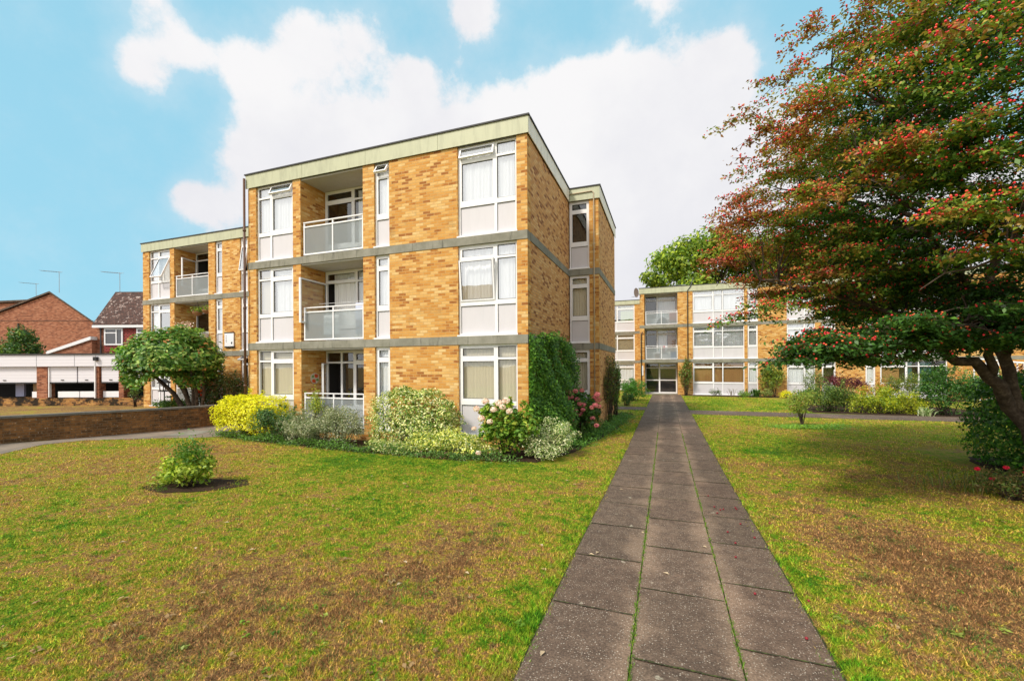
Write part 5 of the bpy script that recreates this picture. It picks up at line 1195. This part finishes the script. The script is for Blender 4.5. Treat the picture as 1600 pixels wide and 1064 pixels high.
big_tree('tree', 'darker green tree behind the far block, mostly hidden by the fruiting tree', (16, 54, -.2), 18, (16, 54, 11), (6.5, 5, 5), 12000, .45, [(.08, .15, .02, 3), (.13, .2, .03, 2)], 172, 46)

# ------------------------------------------------------------------ the red-fruited tree
def dogwood():
    rng = np.random.default_rng(201); B = Vector((6.55, 10.5, -.12))
    t = thing('fruiting_tree', tuple(B), 'wide spreading tree full of red berries overhanging the right lawn', 'tree')
    LIMBS = [  # main limbs, polylines
        [B, (5.95, 10.25, 1.10), (5.42, 9.95, 1.78), (4.65, 9.5, 2.2), (3.95, 9.1, 2.75), (2.7, 8.8, 3.2), (1.6, 8.6, 3.5)],
        [(5.98, 10.25, 1.1), (5.70, 10.15, 2.1), (5.62, 10.05, 3.0), (5.3, 9.7, 4.1), (4.6, 9.2, 5.2), (3.6, 8.8, 6.2), (2.6, 8.4, 6.9)],
        [(5.42, 9.95, 1.78), (5.05, 9.3, 2.5), (4.4, 8.6, 3.3), (3.5, 7.9, 4.2), (2.6, 7.4, 4.9)],
        [B+Vector((.15, .05, 0)), (6.5, 10.3, 1.4), (6.3, 9.9, 3.0), (6.2, 9.4, 4.6), (6.0, 9.0, 6.2), (5.8, 8.7, 7.6)],
        [(6.5, 10.3, 1.4), (7.2, 10.6, 2.6), (8.2, 10.9, 4.0), (9.0, 11.0, 5.2)],
        [(6.3, 9.9, 3.0), (6.2, 8.6, 3.8), (5.9, 7.2, 4.6), (5.4, 5.9, 5.2)],
        [(5.70, 10.15, 2.1), (5.6, 11.2, 3.2), (5.0, 12.6, 4.4), (4.2, 13.5, 5.4)],
        [(6.2, 8.6, 3.8), (5.2, 7.6, 3.6), (4.0, 6.8, 3.4), (2.9, 6.5, 2.9)],
        [(5.05, 9.3, 2.5), (4.2, 8.2, 2.6), (3.2, 7.4, 2.5), (2.3, 6.9, 2.2)],
        [(5.3, 9.7, 4.1), (4.2, 9.9, 4.8), (3.0, 10.0, 5.3), (2.0, 9.8, 5.6)],
        [(6.2, 9.4, 4.6), (5.0, 8.0, 5.8), (4.2, 6.9, 6.8), (3.4, 6.2, 7.4)]]
    R0 = [.135, .10, .07, .12, .09, .08, .07, .05, .05, .055, .06]
    wood = MB(); nodes = []
    for L, r0 in zip(LIMBS, R0):
        pts = [Vector(p) for p in L]; fine = []
        for i in range(len(pts)-1):
            for k in range(4):
                q = pts[i].lerp(pts[i+1], k/4)+Vector(rng.normal(0, .035, 3))*(1 if (i or k) else 0); fine.append(q)
        fine.append(pts[-1]); n = len(fine)
        rad = [r0*(1-.86*i/(n-1)) for i in range(n)]; wood.tube(fine, rad, 9)
        for i, q in enumerate(fine):
            if i > 3: nodes.append((q, rad[i]))
    NA = np.array([tuple(q) for q, _ in nodes])
    # spray centres through a wide dome, denser towards its skin
    C0 = np.array([6.2, 9.2, 4.7]); S = []
    while len(S) < 1180:
        d = rng.normal(0, 1, 3); d /= np.linalg.norm(d); rr = rng.uniform(.38, 1)**.55
        up = d[2] > 0; p = C0+d*rr*np.array([4.95, 4.9, 4.1 if up else 2.4])+(np.array([.7, -.3, 0]) if d[0] > 0 else 0)
        if p[2] < 2.15 or p[0] < .9: continue
        if math.hypot(p[0], p[1]) < 4.2: continue
        # ragged outline
        if rr > .8 and math.sin(p[0]*2.1+p[2]*1.9)*math.sin(p[1]*1.7+p[2]*2.3) > .45: continue
        S.append(p)
    n_dome = len(S)
    S += [np.array(p) for p in [(1.35, 7.95, 6.15), (1.75, 8.1, 5.9), (1.1, 8.6, 3.9), (1.4, 8.5, 4.1), (1.35, 8.0, 2.75), (1.7, 7.9, 2.9), (1.5, 8.0, 5.3), (2.2, 7.8, 7.2), (2.6, 7.9, 7.0), (1.9, 8.0, 6.6), (1.3, 8.3, 4.8)]]
    n_skirt = len(S)
    for q in range(120):                                   # the low skirt of drooping branches
        f_ = rng.random(); a_ = rng.uniform(-1, 1); p = np.array([2.2+3.6*f_, 7.3+1.4*f_, 2.22+.40*f_])+np.array([a_*.5, a_*1.1, 0])+rng.normal(0, .18, 3)*[1, 1, .8]
        if math.hypot(p[0], p[1]) > 4.5: S.append(p)
    S = np.array(S); LV = []; LN = []; LC = []; FR = []
    for j, s in enumerate(S):
        dd = np.linalg.norm(NA-s, axis=1)+.5*np.maximum(0, NA[:, 2]-s[2]); k = int(np.argmin(dd)); a, ra = nodes[k]; e = Vector(s)
        mid = a.lerp(e, .5)+Vector((rng.normal(0, .1), rng.normal(0, .1), .12)); r1 = min(ra*.6, .028)
        q1 = a.lerp(mid, .5)+Vector(rng.normal(0, .03, 3)); q2 = mid.lerp(e, .5)+Vector(rng.normal(0, .03, 3))
        wood.tube([a, q1, mid, q2, e], [r1, r1*.8, r1*.6, r1*.4, .005], 5, cap=False)
        out = e-a; out.z = 0; out = out.normalized() if out.length > .05 else Vector((1, 0, 0)); sd_ = Vector((-out.y, out.x, 0))
        spray_t = rng.uniform(-.12, .22)
        R_ = rng.uniform(.5, .85)*(.7 if s[2] < 2.6 else 1)
        # twigs fan outwards and droop; leaves sit along them
        for w_ in range(8):
            ang = rng.uniform(-1.9, 1.9); dr = out*math.cos(ang)+sd_*math.sin(ang); L_ = R_*rng.uniform(.6, 1.1)
            st = q2.lerp(e, rng.uniform(0, 1)); en = st+dr*L_+Vector((0, 0, rng.uniform(-.28, .10)*L_)); md = st.lerp(en, .5)+Vector((0, 0, .10*L_))
            if w_ < 5: wood.tube([st, md, en], [.006, .0045, .002], 3, cap=False)
            nl = int(rng.integers(36, 54)); tt = rng.random(nl)**.8
            base = np.outer((1-tt)**2, st)+np.outer(2*tt*(1-tt), md)+np.outer(tt**2, en)
            P = base+rng.normal(0, 1, (nl, 3))*np.array([.062, .062, .032])-np.array([0, 0, .02])
            LV.append(P); nn = rng.normal(0, .35, (nl, 3))+np.array([dr.x*.35, dr.y*.35, 1.0]); LN.append(nn)
            # outer and higher leaves turn colour
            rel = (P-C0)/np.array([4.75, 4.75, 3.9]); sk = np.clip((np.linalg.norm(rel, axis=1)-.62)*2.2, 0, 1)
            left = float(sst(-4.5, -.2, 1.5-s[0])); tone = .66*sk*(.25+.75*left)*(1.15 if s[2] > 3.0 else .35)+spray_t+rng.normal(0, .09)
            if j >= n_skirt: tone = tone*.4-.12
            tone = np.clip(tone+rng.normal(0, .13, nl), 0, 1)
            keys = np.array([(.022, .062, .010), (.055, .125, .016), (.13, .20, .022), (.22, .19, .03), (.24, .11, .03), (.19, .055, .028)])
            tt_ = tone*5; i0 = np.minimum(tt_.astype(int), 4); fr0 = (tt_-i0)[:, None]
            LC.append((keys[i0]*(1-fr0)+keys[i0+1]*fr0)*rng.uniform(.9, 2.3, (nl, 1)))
            nf = rng.poisson((2.2+13*float(sk.mean())*(.4+.6*(math.sin(j*2.3) > -.2)))*(.25 if j >= n_skirt else 1))
            for _ in range(nf):
                q = base[int(rng.integers(0, nl))]+np.array([rng.normal(0, .05), rng.normal(0, .05), rng.uniform(.0, .05)]); FR.append(q)
    LV, LN, LC = np.concatenate(LV), np.concatenate(LN), np.concatenate(LC)
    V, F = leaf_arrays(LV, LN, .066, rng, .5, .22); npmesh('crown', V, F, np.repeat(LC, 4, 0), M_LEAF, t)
    wood.build('trunk', M_BARK, t, True)
    # fruit
    ph = (1+5**.5)/2
    iv_ = unit(np.array([(-1,ph,0),(1,ph,0),(-1,-ph,0),(1,-ph,0),(0,-1,ph),(0,1,ph),(0,-1,-ph),(0,1,-ph),(ph,0,-1),(ph,0,1),(-ph,0,-1),(-ph,0,1)], float))
    fc = np.array([(0,11,5),(0,5,1),(0,1,7),(0,7,10),(0,10,11),(1,5,9),(5,11,4),(11,10,2),(10,7,6),(7,1,8),(3,9,4),(3,4,2),(3,2,6),(3,6,8),(3,8,9),(4,9,5),(2,4,11),(6,2,10),(8,6,7),(9,8,1)])
    FR = np.array(FR); fc_ = pal(len(FR), [(.55, .018, .03, 5), (.66, .05, .03, 3), (.60, .14, .04, 1.6)], rng, .2); fr_ = rng.uniform(.0105, .0155, len(FR))
    fdir = np.array([-math.sin(YAW), math.cos(YAW), 0]); dep = FR@fdir; order = np.argsort(dep/fr_)
    ins = [i for i in order if dep[i] > 0 and (FR[i, 0]*math.cos(YAW)+FR[i, 1]*math.sin(YAW))/dep[i] < 1.2 and (FR[i, 2]-2)/dep[i] < .85][:100]
    near = set(ins); rest = np.array([i for i in range(len(FR)) if i not in near])
    for i in ins:
        npmesh('fruit', FR[i]+iv_*fr_[i], fc, np.tile(fc_[i], (12, 1)), M_FRUIT, t, True)
    V = (FR[rest][:, None]+iv_[None]*fr_[rest][:, None, None]).reshape(-1, 3); F = (fc[None]+12*np.arange(len(rest))[:, None, None]).reshape(-1, 3)
    fo = npmesh('fruit', V, F, np.repeat(fc_[rest], 12, 0), M_FRUIT, t, True); fo['kind'] = 'stuff'
    print('leaves', len(LV), 'fruit', len(FR))
dogwood()

# fallen berries on the path, and small stones and litter
rs = random.Random(77); M_RED = mat('fallen_berry', (.24, .015, .025), .5)
proto = None
for i in range(17):
    x = rs.uniform(.60, 1.25); y = rs.uniform(2.6, 7.5)
    if proto is None:
        m = MB(); rr = .012; m.lathe([(.002, 0), (rr, .008), (rr*.9, .017), (.002, .022)], 0, 0, 8); proto = m.build('fallen_berry', M_RED, None, True); o = proto
    else: o = proto.copy(); COL.objects.link(o)
    o.location = (x, y, g(x, y)+.02); tag(o, 'small fallen red berry lying near the right edge of the slab path', 'berry', 'fallen berries near the path edge')
proto = None; M_STONE = mat('pale_leaf', rough=.8, fn=fn_paint((.5, .38, .24), .3))
rs = random.Random(78)
for i in range(22):
    x = rs.uniform(-6, -1.2) if i < 13 else rs.uniform(-.85, 1.0); y = rs.uniform(2.2, 8)
    if proto is None:
        m = MB(); m._add([(-.03, 0, .002), (-.005, .016, .012), (.035, .002, .004), (-.002, -.017, .012)], [(0, 3, 2, 1)]); proto = m.build('fallen_leaf', M_STONE); o = proto
    else: o = proto.copy(); COL.objects.link(o)
    o.location = (x, y, g(x, y)+.024); o.rotation_euler = (0, 0, rs.uniform(0, 6.28)); tag(o, 'dry pale fallen leaf lying on the left lawn' if i < 13 else 'dry pale fallen leaf lying on the slab path', 'leaf', 'dry fallen leaves on the left lawn' if i < 13 else 'dry fallen leaves on the path')
